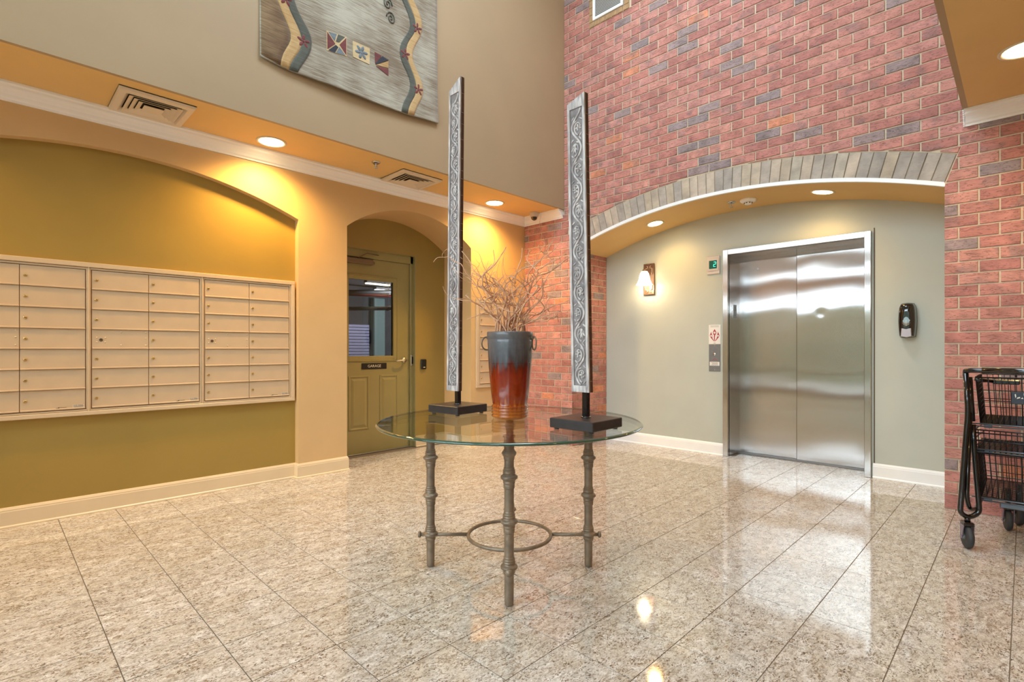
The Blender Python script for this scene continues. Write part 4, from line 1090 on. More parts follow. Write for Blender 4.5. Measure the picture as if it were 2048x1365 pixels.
def mailbox_bank(x0, label, cols=2, y=MF, wcol=.326, parcel=False):
    """x0: left edge of the first column"""
    x1 = x0 + cols * wcol
    t = thing('mailbox_bank', ((x0 + x1) / 2, y + .02, .70), label, 'mailbox')
    q = MB(); q.box((x0 - .004, y + .004, .716), (x1 + .004, y + .018, 1.676)); q.build('cabinet_body', M['mailgap'], t)
    q = MB(); q.cbox((x0 - .013, y - .004, .708), (x0 - .004, y + .018, 1.684), .001); q.cbox((x1 + .004, y - .004, .708), (x1 + .013, y + .018, 1.684), .001)
    q.cbox((x0 - .004, y - .004, 1.672), (x1 + .004, y + .018, 1.684), .001); q.cbox((x0 - .004, y - .004, .708), (x1 + .004, y + .018, .719), .001)
    q.build('bank_frame', M['mail_trim'], t)
    for c_ in range(cols):
        ca = x0 + c_ * wcol + .002; cb = x0 + (c_ + 1) * wcol - .002
        spans = [(ROWZ[k], ROWZ[k + 1]) for k in range(7)]
        if parcel and c_ == 1: spans = [(ROWZ[0], ROWZ[4]), (ROWZ[4], ROWZ[7])]
        for k, (zt, zb) in enumerate(spans):
            za, zc = zb + .0009, zt - .0009
            key = (round(cb - ca, 4), round(zc - za, 4))
            if key not in door_me:
                q = MB(); hw, hh = (cb - ca) / 2, (zc - za) / 2
                q.cbox((-hw, -.001, -hh), (hw, .006, hh), .0012); q.cbox((-hw, -.009, -hh), (hw, .0, -hh + .010), .002)
                door_me[key] = None
                d = q.build('mailbox_door', M['mail'], t, origin=None)
                door_me[key] = d.data
            else:
                d = bpy.data.objects.new('mailbox_door', door_me[key]); COL.objects.link(d); d.parent = t
            wl = Vector(((ca + cb) / 2, y, (za + zc) / 2)); d.location = wl - WL(t)
            if d.data.get('off') is None:
                d.data['off'] = 1
                if len(d.data.vertices):   # mesh was built relative to the bank: bring it back to its own centre
                    d.data.transform(Matrix.Translation(WL(t)))
            WLOC[d.name] = wl.copy()
            if c_ == 0 and k == 3 and not parcel:
                d.name = 'outgoing_mail_panel'; WLOC[d.name] = wl.copy()
                if 'rivets' not in door_me:
                    q = MB()
                    for rx, rz in ((-.135, .012), (-.135, -.018), (-.088, .012), (-.088, -.018), (0, .052), (0, -.04), (.145, .052), (.145, .01), (.145, -.04)):
                        q.lathe([(.0055, 0), (.005, .0015), (0, .003)], (rx - .0, -.001, rz), 8, axis=(0, -1, 0))
                    r_ = q.build('rivets', M['mail_trim'], d); r_.data.transform(Matrix.Translation(wl)); r_.location = (0, 0, 0); door_me['rivets'] = r_.data
                    q = MB(); q.lathe([(.011, 0), (.011, .003), (.006, .004), (.005, .001), (0, .001)], (-.112, -.001, -.003), 14, axis=(0, -1, 0)); l_ = q.build('master_lock', M['gap'], d); l_.data.transform(Matrix.Translation(wl)); door_me['mlock'] = l_.data
                else:
                    for nm, ky in (('rivets', 'rivets'), ('master_lock', 'mlock')):
                        r_ = bpy.data.objects.new(nm, door_me[ky]); COL.objects.link(r_); r_.parent = d
            else:
                if 'lock' not in door_me:
                    q = MB(); q.lathe([(.0095, 0), (.0095, .003), (.0075, .005), (0, .005)], (0, 0, 0), 14, axis=(0, -1, 0)); q.box((-.001, -.0056, -.004), (.001, -.0048, .004), 1)
                    l_ = q.build('lock', [M['brass'], M['gap']], d); l_.data.transform(Matrix.Translation(wl)); door_me['lock'] = l_.data
                else:
                    l_ = bpy.data.objects.new('lock', door_me['lock']); COL.objects.link(l_); l_.parent = d
                l_.location = (-(cb - ca) / 2 + .024, -.001, .0); l_.rotation_euler = (0, random.uniform(-.6, .6), 0)
    mail_label(t, x1, ROWZ[7], y - .001)
    return t
mailbox_bank(-.185, 'cream mailbox bank cut off by the left edge of the photo')
mailbox_bank(.499, 'middle cream mailbox bank in the olive niche')
mailbox_bank(1.188, 'cream mailbox bank nearest the pier, right end of the olive niche')
t = thing('mailbox_surround', (.7, NW, .68), 'cream trim frame running round the three mailbox banks', 'frame')
q = MB(); sx0, sx1, y0, y1 = -.3, 1.886, NW - .034, NW - .001
q.cbox((sx0, y0, 1.686), (sx1, y1, 1.718), .003); q.cbox((sx0, y0, .678), (sx1, y1, .706), .003); q.cbox((1.856, y0, .706), (sx1, y1, 1.686), .003); q.cbox((sx0, y0, .706), (-.205, y1, 1.686), .003)
q.build('outer_frame', M['mail_trim'], t)
for xm_ in (.4835, 1.1695):
    q = MB(); q.cbox((xm_ - .0035, NW - .03, .706), (xm_ + .0035, NW - .004, 1.686), .001); q.build('divider_strip', M['mail_trim'], t)
# second mailbox group near the brick wall
MF2 = PW - .018
mailbox_bank(3.995, 'smaller cream mailbox cabinet on the tan wall behind the vase', 2, MF2, .326, parcel=True)
t = thing('mailbox_border', (4.32, PW, .68), 'cream border round the mailbox cabinet behind the vase', 'frame')
q = MB(); sx0, sx1, y0, y1 = 3.945, 4.695, PW - .022, PW - .001
q.cbox((sx0, y0, 1.686), (sx1, y1, 1.71), .003); q.cbox((sx0, y0, .678), (sx1, y1, .706), .003); q.cbox((sx0, y0, .706), (3.98, y1, 1.686), .003); q.cbox((4.662, y0, .706), (sx1, y1, 1.686), .003)
q.build('outer_frame', M['mail_trim'], t)

# ------------------------------------------------------------------ hanging rug
t = thing('hanging_rug', (2.13, UP, 3.19), 'grey tufted rug with wavy bands and flowers hung high on the beige wall', 'rug')
out = [(1.352, 3.201), (1.45, 3.183), (1.549, 3.172), (1.70, 3.172), (1.88, 3.174), (2.05, 3.170), (2.21, 3.166), (2.4, 3.170), (2.58, 3.175), (2.75, 3.190), (2.912, 3.203)]
def bott(x):
    for (a, za), (b, zb) in zip(out, out[1:]):
        if a <= x <= b: return za + (zb - za) * (x - a) / (b - a)
    return out[0][1] if x < out[0][0] else out[-1][1]
RZT = 5.55
def curl(x, z):   # the rug bows away from the wall a little towards its lower edge
    b = max(0, 1 - (z - 3.17) / .5); e = 1 - abs((x - 2.13) / .78) ** 2
    return .012 + .03 * b * b * (.35 + .65 * max(e, 0)) + .004 * math.sin(x * 7)
q = MB(); nx, nz = 36, 60; vs = []
for side in (0, 1):
    for j in range(nz + 1):
        for i in range(nx + 1):
            x = 1.352 + (2.912 - 1.352) * i / nx; z0 = bott(x); v_ = j / nz; z = z0 + (RZT - z0) * v_ ** 1.4
            xx = x - (.017 * v_ if i == nx else 0)
            vs.append((xx, UP - curl(x, z) + (.010 if side else 0), z))
n1 = (nx + 1) * (nz + 1)
fs = [(j*(nx+1)+i, j*(nx+1)+i+1, (j+1)*(nx+1)+i+1, (j+1)*(nx+1)+i) for j in range(nz) for i in range(nx)]
fs += [tuple(n1 + k for k in f[::-1]) for f in fs[:]]
for i in range(nx): fs += [(i, n1 + i, n1 + i + 1, i + 1), (nz*(nx+1)+i, nz*(nx+1)+i+1, n1+nz*(nx+1)+i+1, n1+nz*(nx+1)+i)]
for j in range(nz): fs += [(j*(nx+1), (j+1)*(nx+1), n1+(j+1)*(nx+1), n1+j*(nx+1)), (j*(nx+1)+nx, n1+j*(nx+1)+nx, n1+(j+1)*(nx+1)+nx, (j+1)*(nx+1)+nx)]
q.add(vs, fs, 0, True); q.build('pile_field', M['rug'], t)
def rp(x, z, c=.004): return (x, UP - curl(x, z) - c, z)
def band(name, A, B, mat_, c=.004):
    """strip between two polylines sampled to the same count"""
    def rs(P, n):
        L = [0]
        for a, b in zip(P, P[1:]): L.append(L[-1] + math.hypot(b[0]-a[0], b[1]-a[1]))
        o = []
        for k in range(n + 1):
            s_ = L[-1] * k / n; i = 0
            while i < len(L) - 2 and L[i+1] < s_: i += 1
            u = (s_ - L[i]) / max(L[i+1] - L[i], 1e-6); o.append((P[i][0] + (P[i+1][0]-P[i][0])*u, P[i][1] + (P[i+1][1]-P[i][1])*u))
        return o
    def sm(P):
        for _ in range(2): P = [P[0]] + [((P[i-1][0]+2*P[i][0]+P[i+1][0])/4, (P[i-1][1]+2*P[i][1]+P[i+1][1])/4) for i in range(1, len(P)-1)] + [P[-1]]
        return P
    n = 48; a = sm(rs(A, n)); b = sm(rs(B, n)); q = MB(); m_ = 4
    vs = []
    for k in range(n + 1):
        for i in range(m_ + 1):
            u = i / m_; x = a[k][0] + (b[k][0]-a[k][0])*u; z = a[k][1] + (b[k][1]-a[k][1])*u
            vs.append(rp(x, max(z, bott(x) + .0005), c))
    vs2 = [(x, y + c + .001, z) for x, y, z in vs]
    nn = len(vs); fs = [(k*(m_+1)+i, k*(m_+1)+i+1, (k+1)*(m_+1)+i+1, (k+1)*(m_+1)+i) for k in range(n) for i in range(m_)]
    for k in range(n):
        for i in (0, m_): a1, b1 = k*(m_+1)+i, (k+1)*(m_+1)+i; fs.append((a1, b1, b1+nn, a1+nn))
    for k in (0, n):
        for i in range(m_): a1, b1 = k*(m_+1)+i, k*(m_+1)+i+1; fs.append((a1, b1, b1+nn, a1+nn))
    q.add(vs + vs2, fs, 0, True); return q.build(name, mat_, t)
up = lambda P, dx: [(P[0][0] + dx[2], 5.5), (P[0][0] + dx[1], 4.9), (P[0][0] + dx[0], P[0][1] + .35)] + P
LU = (-.10, .03, -.05)
gL = up([(1.500, 3.80), (1.529, 3.70), (1.563, 3.612), (1.634, 3.517), (1.655, 3.455), (1.655, 3.384), (1.612, 3.309), (1.57, 3.25), (1.549, 3.207), (1.549, 3.172)], LU)
gR = up([(1.575, 3.82), (1.591, 3.725), (1.612, 3.642), (1.677, 3.571), (1.724, 3.506), (1.732, 3.444), (1.721, 3.375), (1.669, 3.283), (1.626, 3.216), (1.612, 3.175)], LU)
yL = up([(1.44, 3.78), (1.465, 3.67), (1.508, 3.579), (1.556, 3.497), (1.584, 3.446), (1.577, 3.401), (1.542, 3.344), (1.501, 3.272), (1.489, 3.212), (1.489, 3.183)], LU)
RU = (-.12, .05, -.04)
RgL = up([(2.49, 4.24), (2.527, 4.157), (2.58, 4.091), (2.62, 4.017), (2.62, 3.942), (2.541, 3.833), (2.498, 3.74), (2.498, 3.666), (2.541, 3.593), (2.605, 3.525), (2.62, 3.447), (2.59, 3.361), (2.527, 3.265), (2.507, 3.209), (2.507, 3.176)], RU)
RgR = up([(2.545, 4.26), (2.58, 4.182), (2.64, 4.11), (2.68, 4.019), (2.67, 3.938), (2.58, 3.816), (2.561, 3.75), (2.57, 3.679), (2.63, 3.585), (2.675, 3.492), (2.685, 3.42), (2.64, 3.337), (2.58, 3.25), (2.57, 3.176)], RU)
RyR = up([(2.61, 4.29), (2.645, 4.213), (2.716, 4.128), (2.747, 4.048), (2.742, 3.969), (2.7, 3.884), (2.64, 3.782), (2.625, 3.7), (2.66, 3.622), (2.721, 3.56), (2.752, 3.495), (2.757, 3.428), (2.721, 3.347), (2.66, 3.259), (2.64, 3.185)], RU)
lefte = [(1.358, 5.5), (1.358, 4.6), (1.358, 3.9), (1.358, 3.6), (1.358, 3.4), (1.358, 3.21)]
band('brown_side_field', lefte, yL, M['rugbrown'], .002)
band('gold_band', yL, gL, M['ruggold'], .003); band('green_band', gL, gR, M['ruggreen'], .004)
band('green_band', RgL, RgR, M['ruggreen'], .004); band('gold_band', RgR, RyR, M['ruggold'], .003)
def petals(name, x, z, r, mat_, n=5, rot=.3, c=.006):
    q = MB()
    for k in range(n):
        a = rot + 2 * PI * k / n; px, pz = x + r * .62 * math.cos(a), z + r * .62 * math.sin(a)
        q.ell(rp(px, pz, c - .002), r * .46, .003, r * .24, 8, 4, R=Matrix.Rotation(-a, 3, 'Y'))
    q.ell(rp(x, z, c - .002), r * .25, .004, r * .25, 8, 4); return q.build(name, mat_, t)
for x, z in ((1.532, 3.69), (1.662, 3.432), (2.685, 3.979), (2.561, 3.704), (2.695, 3.436), (1.46, 4.1), (2.56, 4.35)): petals('maroon_flower', x, z, .048, M['rugmaroon'])
def patch(name, P, mat_, c=.0045):
    q = MB(); q.add([rp(x, z, c) for x, z in P] + [rp(x, z, -.001) for x, z in P], [tuple(range(len(P)))] + [(i, (i+1) % len(P), len(P)+(i+1) % len(P), len(P)+i) for i in range(len(P))]); return q.build(name, mat_, t)
patch('cream_square', [(1.842, 3.594), (2.008, 3.611), (2.006, 3.456), (1.842, 3.437)], M['rugcream'], .003)
patch('maroon_triangle', [(1.846, 3.586), (1.912, 3.515), (1.846, 3.447)], M['rugmaroon']); patch('maroon_triangle', [(2.003, 3.603), (1.945, 3.523), (2.001, 3.463)], M['rugmaroon'])
patch('blue_patch', [(1.855, 3.59), (1.925, 3.600), (1.905, 3.535)], M['rugblue']); patch('green_patch', [(1.935, 3.602), (1.995, 3.606), (1.942, 3.540), (1.915, 3.535)], M['ruggreen'])
patch('navy_patch', [(1.852, 3.442), (1.908, 3.446), (1.936, 3.500), (1.915, 3.510)], M['rugnavy']); patch('blue_patch', [(1.916, 3.448), (1.994, 3.458), (1.945, 3.505)], M['rugblue'])
patch('cream_square', [(2.061, 3.605), (2.214, 3.607), (2.21, 3.472), (2.061, 3.475)], M['rugcream']); petals('blue_flower', 2.135, 3.54, .055, M['rugblue'], 6, .2, .008)
patch('maroon_triangle', [(2.261, 3.598), (2.325, 3.592), (2.264, 3.50)], M['rugmaroon']); patch('navy_patch', [(2.332, 3.592), (2.394, 3.585), (2.268, 3.495), (2.27, 3.51)], M['rugnavy'])
patch('gold_patch', [(2.392, 3.575), (2.391, 3.515), (2.275, 3.495)], M['ruggold']); patch('maroon_triangle', [(2.272, 3.485), (2.39, 3.505), (2.389, 3.447)], M['rugmaroon'])
patch('navy_patch', [(2.28, 4.17), (2.36, 4.10), (2.37, 4.2)], M['rugnavy'])
for cx, cz, s in ((2.385, 4.06, 1), (2.418, 3.95, -1)):
    q = MB(); q.tube([rp(cx + s * .045 * (1 - k/30) * math.cos(k * .42), cz + .055 * (1 - k/30) * math.sin(k * .42), .004) for k in range(28)], .005, 6); q.build('grey_spiral', M['ruggreen'], t)

# ------------------------------------------------------------------ table
TC = Vector((1.906, 1.904, 0)); TZ = .761; TR = .675
t = thing('round_table', (TC.x, TC.y, 0), 'round glass-topped table on turned iron legs in the middle of the lobby', 'table')
q = MB(); n = 96; th = .012
q.lathe([(0, 0), (TR - .012, 0)], (TC.x, TC.y, TZ), n, 0, smooth=False, caps=False); q.lathe([(0, 0), (TR - .004, 0)], (TC.x, TC.y, TZ - th), n, 0, smooth=False, caps=False)
q.build('glass_top', M['glass'], t)
q = MB(); q.lathe([(TR - .012, 0), (TR - .003, -.0025), (TR, -.006), (TR - .001, -.010), (TR - .004, -th)], (TC.x, TC.y, TZ), n, caps=False); q.build('glass_edge', M['edge'], t)
LEGR = .41
def legprof():
    P = [(.012, 0), (.0195, .004), (.0205, .02), (.0215, .135)]
    for z, s in ((.17, 1), (.37, 1), (.565, 1)):
        P += [(.0215, z - .052), (.0245, z - .048), (.0255, z - .036), (.0245, z - .032), (.0275, z - .022), (.0265, z - .018), (.029, z - .012), (.037, z - .006), (.0385, z), (.037, z + .005), (.029, z + .011), (.0265, z + .015), (.0285, z + .020), (.0265, z + .025), (.0275, z + .031), (.024, z + .036), (.0245, z + .041), (.0215, z + .046)]
    P += [(.0215, .640), (.024, .645), (.025, .655), (.031, .665), (.033, .672), (.030, .678), (.025, .684), (.0225, .690), (.0225, .738), (.028, .742), (.028, .749)]
    out = []; last = -1
    for r, z in P:
        if z > last: out.append((r, z)); last = z
    return out
LP = legprof()
legs = [(-FW, 'front'), (-RT, 'left'), (RT, 'right'), (FW, 'back')]
for dv, nm in legs:
    p = TC + dv * LEGR
    q = MB(); q.lathe_hard(LP, (p.x, p.y, 0), 22); q.build('leg', M['iron'], t, origin=(p.x, p.y, 0))
RR = .214; RZ = .165
q = MB(); q.tube([(TC.x + RR * math.cos(a), TC.y + RR * math.sin(a), RZ) for a in [2 * PI * k / 56 for k in range(56)]], .0095, 10, closed=True); q.build('stretcher_ring', M['iron'], t)
for dv, nm in legs:
    a = TC + dv * (RR + .004); b = TC + dv * (LEGR + .052); e = TC + dv * (LEGR + .048)
    q = MB(); q.tube([(a.x, a.y, RZ), (b.x, b.y, RZ)], .0095, 10); o = q.build('stretcher_rod', M['iron'], t)
    q = MB(); q.lathe([(.009, 0), (.016, .004), (.0175, .010), (.014, .016), (0, .019)], (e.x, e.y, RZ), 16, axis=dv); q.build('rod_knob', M['iron'], o)

# ------------------------------------------------------------------ vase
VC = (1.9545, 1.9487); VZ = TZ
t = thing('tall_vase', (VC[0], VC[1], VZ), 'tall vase with grey top and glossy red-brown drip glaze on the glass table', 'vase')
P = [(.0, 0), (.084, 0), (.090, .003)]
for k in range(4):
    z = .010 + k * .0165; P += [(.0915, z - .004), (.0965, z + .001), (.0985, z + .006), (.0965, z + .011)]
P += [(.0915, .0735), (.0925, .082), (.0975, .11), (.1025, .15), (.108, .21), (.113, .268), (.1165, .33), (.1185, .38), (.1195, .415), (.1185, .42), (.1215, .424), (.1225, .44), (.1225, .455), (.1205, .459), (.116, .457), (.1145, .44), (.112, .40), (.10, .2), (.08, .06), (0, .05)]
q = MB(); q.lathe(P, (VC[0], VC[1], VZ), 56, caps=False); q.build('vase_body', M['vase'], t)
hd = (RT * .93 - FW * .36).normalized()
for s in (1, -1):
    c0 = Vector((VC[0], VC[1], VZ)) + hd * s * .124
    q = MB(); q.lathe([(.012, 0), (.012, .006), (.007, .016), (0, .017)], (c0.x - hd.x*s*.006, c0.y - hd.y*s*.006, VZ + .428), 12, axis=hd * s); q.build('handle_lug', M['iron'], t)
    q = MB(); ax = (hd * .55 * s + RT * s * .0 + FW * -.0); tang = (hd * s * .62 + hd.cross(Vector((0, 0, 1))) * .78).normalized()
    ctr = c0 + hd * s * .012 + Vector((0, 0, .398))
    q.tube([ctr + tang * (.030 * math.cos(a)) + Vector((0, 0, .035 * math.sin(a))) for a in [2 * PI * k / 28 for k in range(28)]], .0042, 8, closed=True); q.build('ring_handle', M['iron'], t)

# ------------------------------------------------------------------ willow branches
def branch(tu, tv, seed, dep=0.0, curl_=1.0, rad=.0032, label=None, via=None, twigs=3):
    """grows from the vase mouth to a tip given as offsets in metres: tu sideways, tv above the rim, dep in depth"""
    rn = random.Random(seed)
    a0_ = rn.uniform(0, 2 * PI); r0 = rn.uniform(.02, .09)
    s0 = RT * (r0 * math.cos(a0_)) + FW * (r0 * math.sin(a0_))
    side = .055 if tu > 0 else -.055
    P0 = Vector((VC[0], VC[1], VZ + .2)) + s0 * .5 ; P1 = Vector((VC[0], VC[1], VZ + .46)) + s0 * .75 + RT * side * rn.uniform(.2, .6)
    tip = Vector((VC[0], VC[1], VZ + .455)) + RT * tu + FW * dep + Vector((0, 0, tv))
    pts = []; n = 34
    f1, f2, f3 = rn.uniform(1.4, 2.6), rn.uniform(2, 3.6), rn.uniform(4, 7); p1, p2, p3 = [rn.uniform(0, 6.28) for _ in range(3)]
    am = curl_ * (.03 + .05 * rn.random())
    mid = P1 + (tip - P1) * .45 + Vector((0, 0, .03 + .12 * rn.random())) + RT * tu * (-.22 * rn.random())
    if via is not None: mid = Vector((VC[0], VC[1], VZ + .455)) + RT * via[0] + Vector((0, 0, via[1])) + FW * dep * .5
    for k in range(n + 1):
        u = k / n
        if u < .12: p = P0.lerp(P1, u / .12)
        else:
            w_ = (u - .12) / .88; p = P1 * (1 - w_) ** 2 + mid * 2 * w_ * (1 - w_) + tip * w_ * w_
            e = min(1, w_ * 1.6) * (1 - w_ ** 4)
            p = p + RT * am * e * (math.sin(f1 * PI * w_ + p1) - math.sin(p1)) * .7 + FW * am * e * math.sin(f2 * PI * w_ + p2) * .7 + Vector((0, 0, am * .5 * e * math.sin(f3 * w_ + p3)))
            p = p + RT * .006 * math.sin(26 * w_ + p2) * e + Vector((0, 0, .006 * math.sin(31 * w_ + p1) * e))
        pts.append(p)
    q = MB(); q.tube(pts, [rad * (1 - .55 * k / n) for k in range(n + 1)], 5)
    for j in range(twigs):
        i0 = rn.randint(int(n * .3), n - 5); b = pts[i0]; d = (pts[i0 + 2] - pts[i0 - 2]).normalized()
        L = rn.uniform(.07, .22); sd = (RT * rn.uniform(-1, 1) + FW * rn.uniform(-1, 1) + Vector((0, 0, rn.uniform(0, 1)))).normalized()
        tp = []; ph = rn.uniform(0, 6.28); m_ = 12
        for k in range(m_ + 1):
            u = k / m_; p = b + d * L * u * .6 + sd * L * u * .8 + (RT * math.sin(u * 5 + ph) + Vector((0, 0, math.cos(u * 4.4 + ph)))) * L * .16 * u
            tp.append(p)
        q.tube(tp, [rad * .5 * (1 - .7 * k / m_) for k in range(m_ + 1)], 4)
    o = q.build('willow_branch', M['twig'], origin=(VC[0], VC[1], VZ + .05))
    o['label'] = label or 'thin dry curly branch rising from the tall vase'; o['category'] = 'branch'; o['group'] = 'curly willow branches in the vase'
    return o
px = 1 / 375.7
tips = [(922, 498), (918, 598), (930, 555), (944, 545), (938, 640), (985, 490), (1012, 492), (968, 545), (992, 560), (1045, 494), (1008, 545), (1062, 500), (1030, 560), (1080, 482), (1104, 484), (1118, 490), (1128, 512), (1140, 512), (1133, 560), (1112, 590), (1120, 640), (1090, 545), (1060, 560), (1092, 620), (960, 600), (978, 610), (1000, 600), (1020, 590), (1042, 600), (1072, 600), (950, 575), (1100, 520)]
for i, (u, v) in enumerate(tips):
    rn = random.Random(i * 13 + 5)
    branch((u - 1020) * px, (664 - v) * px, 100 + i * 7, rn.uniform(-.12, .14), 1.7, rn.uniform(.0036, .0054), twigs=rn.choice((3, 4, 5)))
branch((868 - 1020) * px, (664 - 524) * px, 901, -.02, .25, .0034, 'long curly branch looping out left past the left carved post', via=((905 - 1020) * px, (664 - 470) * px), twigs=1)
branch((1205 - 1020) * px, (664 - 596) * px, 905, .10, .25, .003, 'low curly branch reaching right past the right carved post', via=((1110 - 1020) * px, (664 - 590) * px), twigs=1)

# ------------------------------------------------------------------ carved boards on stands
def carved(name, cx, cy, rot, xf, y0, y1, zb, ztl, zth, lean, label, seed, period):
    """xf: front face x; y0..y1 near/far end; top slopes from ztl (far end) to zth (near end)"""
    t = thing(name, (cx, cy, TZ), label, 'sculpture')
    R = Matrix.Translation((cx, cy, 0)) @ Matrix.Rotation(rot, 4, 'Z')
    q = MB(); hs = .119; q.cbox((-hs, -hs, .770), (hs, hs, .814), .003); q.xform(R); q.build('base_block', M['basewood'], t)
    for a in (-1, 1):
        for b in (-1, 1):
            q = MB(); q.lathe([(.010, 0), (.012, .002), (.012, .009)], (a * .095, b * .095, TZ + .0005), 12); q.xform(R); q.build('foot', M['rubber'], t)
    q = MB(); q.cbox((-.0135, -.0135, .813), (.0135, .0135, zb + .0005), .002); q.lathe([(.024, .8135), (.022, .818), (.018, .820)], (0, 0, 0), 16); q.xform(R); q.build('post', M['bpaint'], t)
    def sh(p):
        k = lean * (p[2] - zb); return (p[0] + RT.x * k, p[1] + RT.y * k, p[2])
    W_ = y1 - y0; D = .030; rim = .0135; topz = lambda y: zth + (ztl - zth) * (y - y0) / W_
    q = MB(); nseg = 30
    # backing plank: front recessed field plus sides
    def outl(x, a, b, z): return [(x, a, z), (x, b, z)]
    rn = random.Random(seed)
    def colbox(xa, xb, ya, yb, za, fa, fb, mi=0, ns=nseg):
        vs = []
        for k in range(ns + 1):
            u = k / ns
            for (x, y) in ((xa, ya), (xb, ya), (xb, yb), (xa, yb)):
                zt = fa if y == ya else fb
                z = za + (zt - za) * u
                vs.append(sh((x, y, z)))
        fs = [(k*4+i, k*4+(i+1) % 4, (k+1)*4+(i+1) % 4, (k+1)*4+i) for k in range(ns) for i in range(4)] + [(0, 1, 2, 3), (ns*4+3, ns*4+2, ns*4+1, ns*4)]
        q.add(vs, fs, mi)
    colbox(xf + .008, xf + D, y0, y1, zb, topz(y0), topz(y1), 0)
    q.build('plank', [M['brownwood']], t)
    q = MB()
    colbox(xf + .006, xf + .0095, y0 + .004, y1 - .004, zb + .01, topz(y0) - .02, topz(y1) - .02)
    q.build('carved_field', M['darkfield'], t)
    q = MB()
    colbox(xf, xf + .009, y0, y0 + rim, zb, topz(y0), topz(y0 + rim)); colbox(xf, xf + .009, y1 - rim, y1, zb, topz(y1 - rim), topz(y1))
    colbox(xf, xf + .009, y0 + rim, y1 - rim, zb, zb + .030, zb + .030, 0, 2)
    zt0 = min(topz(y0), topz(y1)) - .028
    vs = [sh(p) for p in [(xf, y0 + rim, zt0), (xf, y1 - rim, zt0), (xf, y1 - rim, topz(y1 - rim)), (xf, y0 + rim, topz(y0 + rim)), (xf + .009, y0 + rim, zt0), (xf + .009, y1 - rim, zt0), (xf + .009, y1 - rim, topz(y1 - rim)), (xf + .009, y0 + rim, topz(y0 + rim))]]
    q.add(vs, [(0,1,2,3),(7,6,5,4),(0,4,5,1),(1,5,6,2),(2,6,7,3),(3,7,4,0)])
    q.build('rim', M['greywood'], t)
    # vine relief
    q = MB(); yc = (y0 + y1) / 2; A = (W_ / 2 - rim) * .72; z0 = zb + .032; z1 = zt0 - .004
    nst = int((z1 - z0) / .008); x = xf + .0045
    stem = [sh((x, yc + A * math.sin(2 * PI * (z0 + k * .008 - z0) / period), z0 + k * .008)) for k in range(nst + 1)]
    q.tube(stem, .0052, 8)
    hp = period / 2; k = 0; z = z0 + hp / 2
    while z < z1 - .02:
        s = 1 if k % 2 == 0 else -1           # vine bulges to this side here; the flower sits on the other
        fy = yc - s * A * .42
        # curl running to the flower
        pts = []
        for i in range(18):
            u = i / 17; an = -PI / 2 * s + s * u * 4.4 + (PI if s < 0 else 0); r = hp * .36 * (1 - .55 * u)
            pts.append(sh((x - .001, fy + r * .72 * math.cos(an), z + r * math.sin(an))))
        q.tube(pts, [.0042 * (1 - .4 * i / 17) for i in range(18)], 6)
        kind = k % 3
        if kind < 2:
            for j in range(5):
                an = j * 2 * PI / 5 + rn.uniform(-.2, .2)
                q.ell(sh((x, fy + .011 * math.cos(an), z + .011 * math.sin(an))), .0045, .0078, .0052, 8, 5, R=Matrix.Rotation(an, 3, 'X'))
            q.ell(sh((x - .002, fy, z)), .005, .005, .005, 8, 5)
        else:
            for j in range(4):
                q.ell(sh((x, fy + (j - 1.5) * .007, z - .012 + abs(j - 1.5) * .007)), .005, .0046, .014, 8, 5, R=Matrix.Rotation((j - 1.5) * .5, 3, 'X'))
            q.ell(sh((x - .001, fy, z + .014)), .006, .011, .009, 10, 5)
        for (dy, dz, an) in ((s * A * .75, hp * .47, .7 * s), (-s * A * .95, hp * .40, -.9 * s), (-s * A * .9, -hp * .36, .8 * s), (s * A * .2, hp * .30, 1.2 * s)):
            if z + dz < z1 and z + dz > z0: q.ell(sh((x + .001, yc + dy, z + dz)), .0045, .0042, .0115, 8, 5, R=Matrix.Rotation(an, 3, 'X'))
        z += hp; k += 1
    q.build('vine_carving', M['greywood'], t)
    # pale scratches across the brown edge
    q = MB(); z = zb + .05
    while z < zth - .03:
        q.box(sh((xf + .009 + rn.uniform(0, .003), y0 - .0006, z)), tuple(a + b for a, b in zip(sh((xf + D - rn.uniform(.001, .006), y0 + .0005, z)), (0, 0, .0022)))); z += rn.uniform(.035, .11)
    q.build('edge_nicks', plain('pale_nick', srgb(150, 128, 110), .7), t)
    return t
carved('carved_post', 1.8932, 2.3092, math.radians(5), 1.878, 2.292, 2.394, .888, 2.628, 2.682, .0082, 'taller carved grey board on a black stand, left of the vase', 5, .155)
carved('carved_post', 1.9338, 1.4350, math.radians(1.5), 1.919, 1.407, 1.506, .930, 2.268, 2.300, -.0165, 'shorter carved grey board on a black stand, right of the vase', 9, .190)

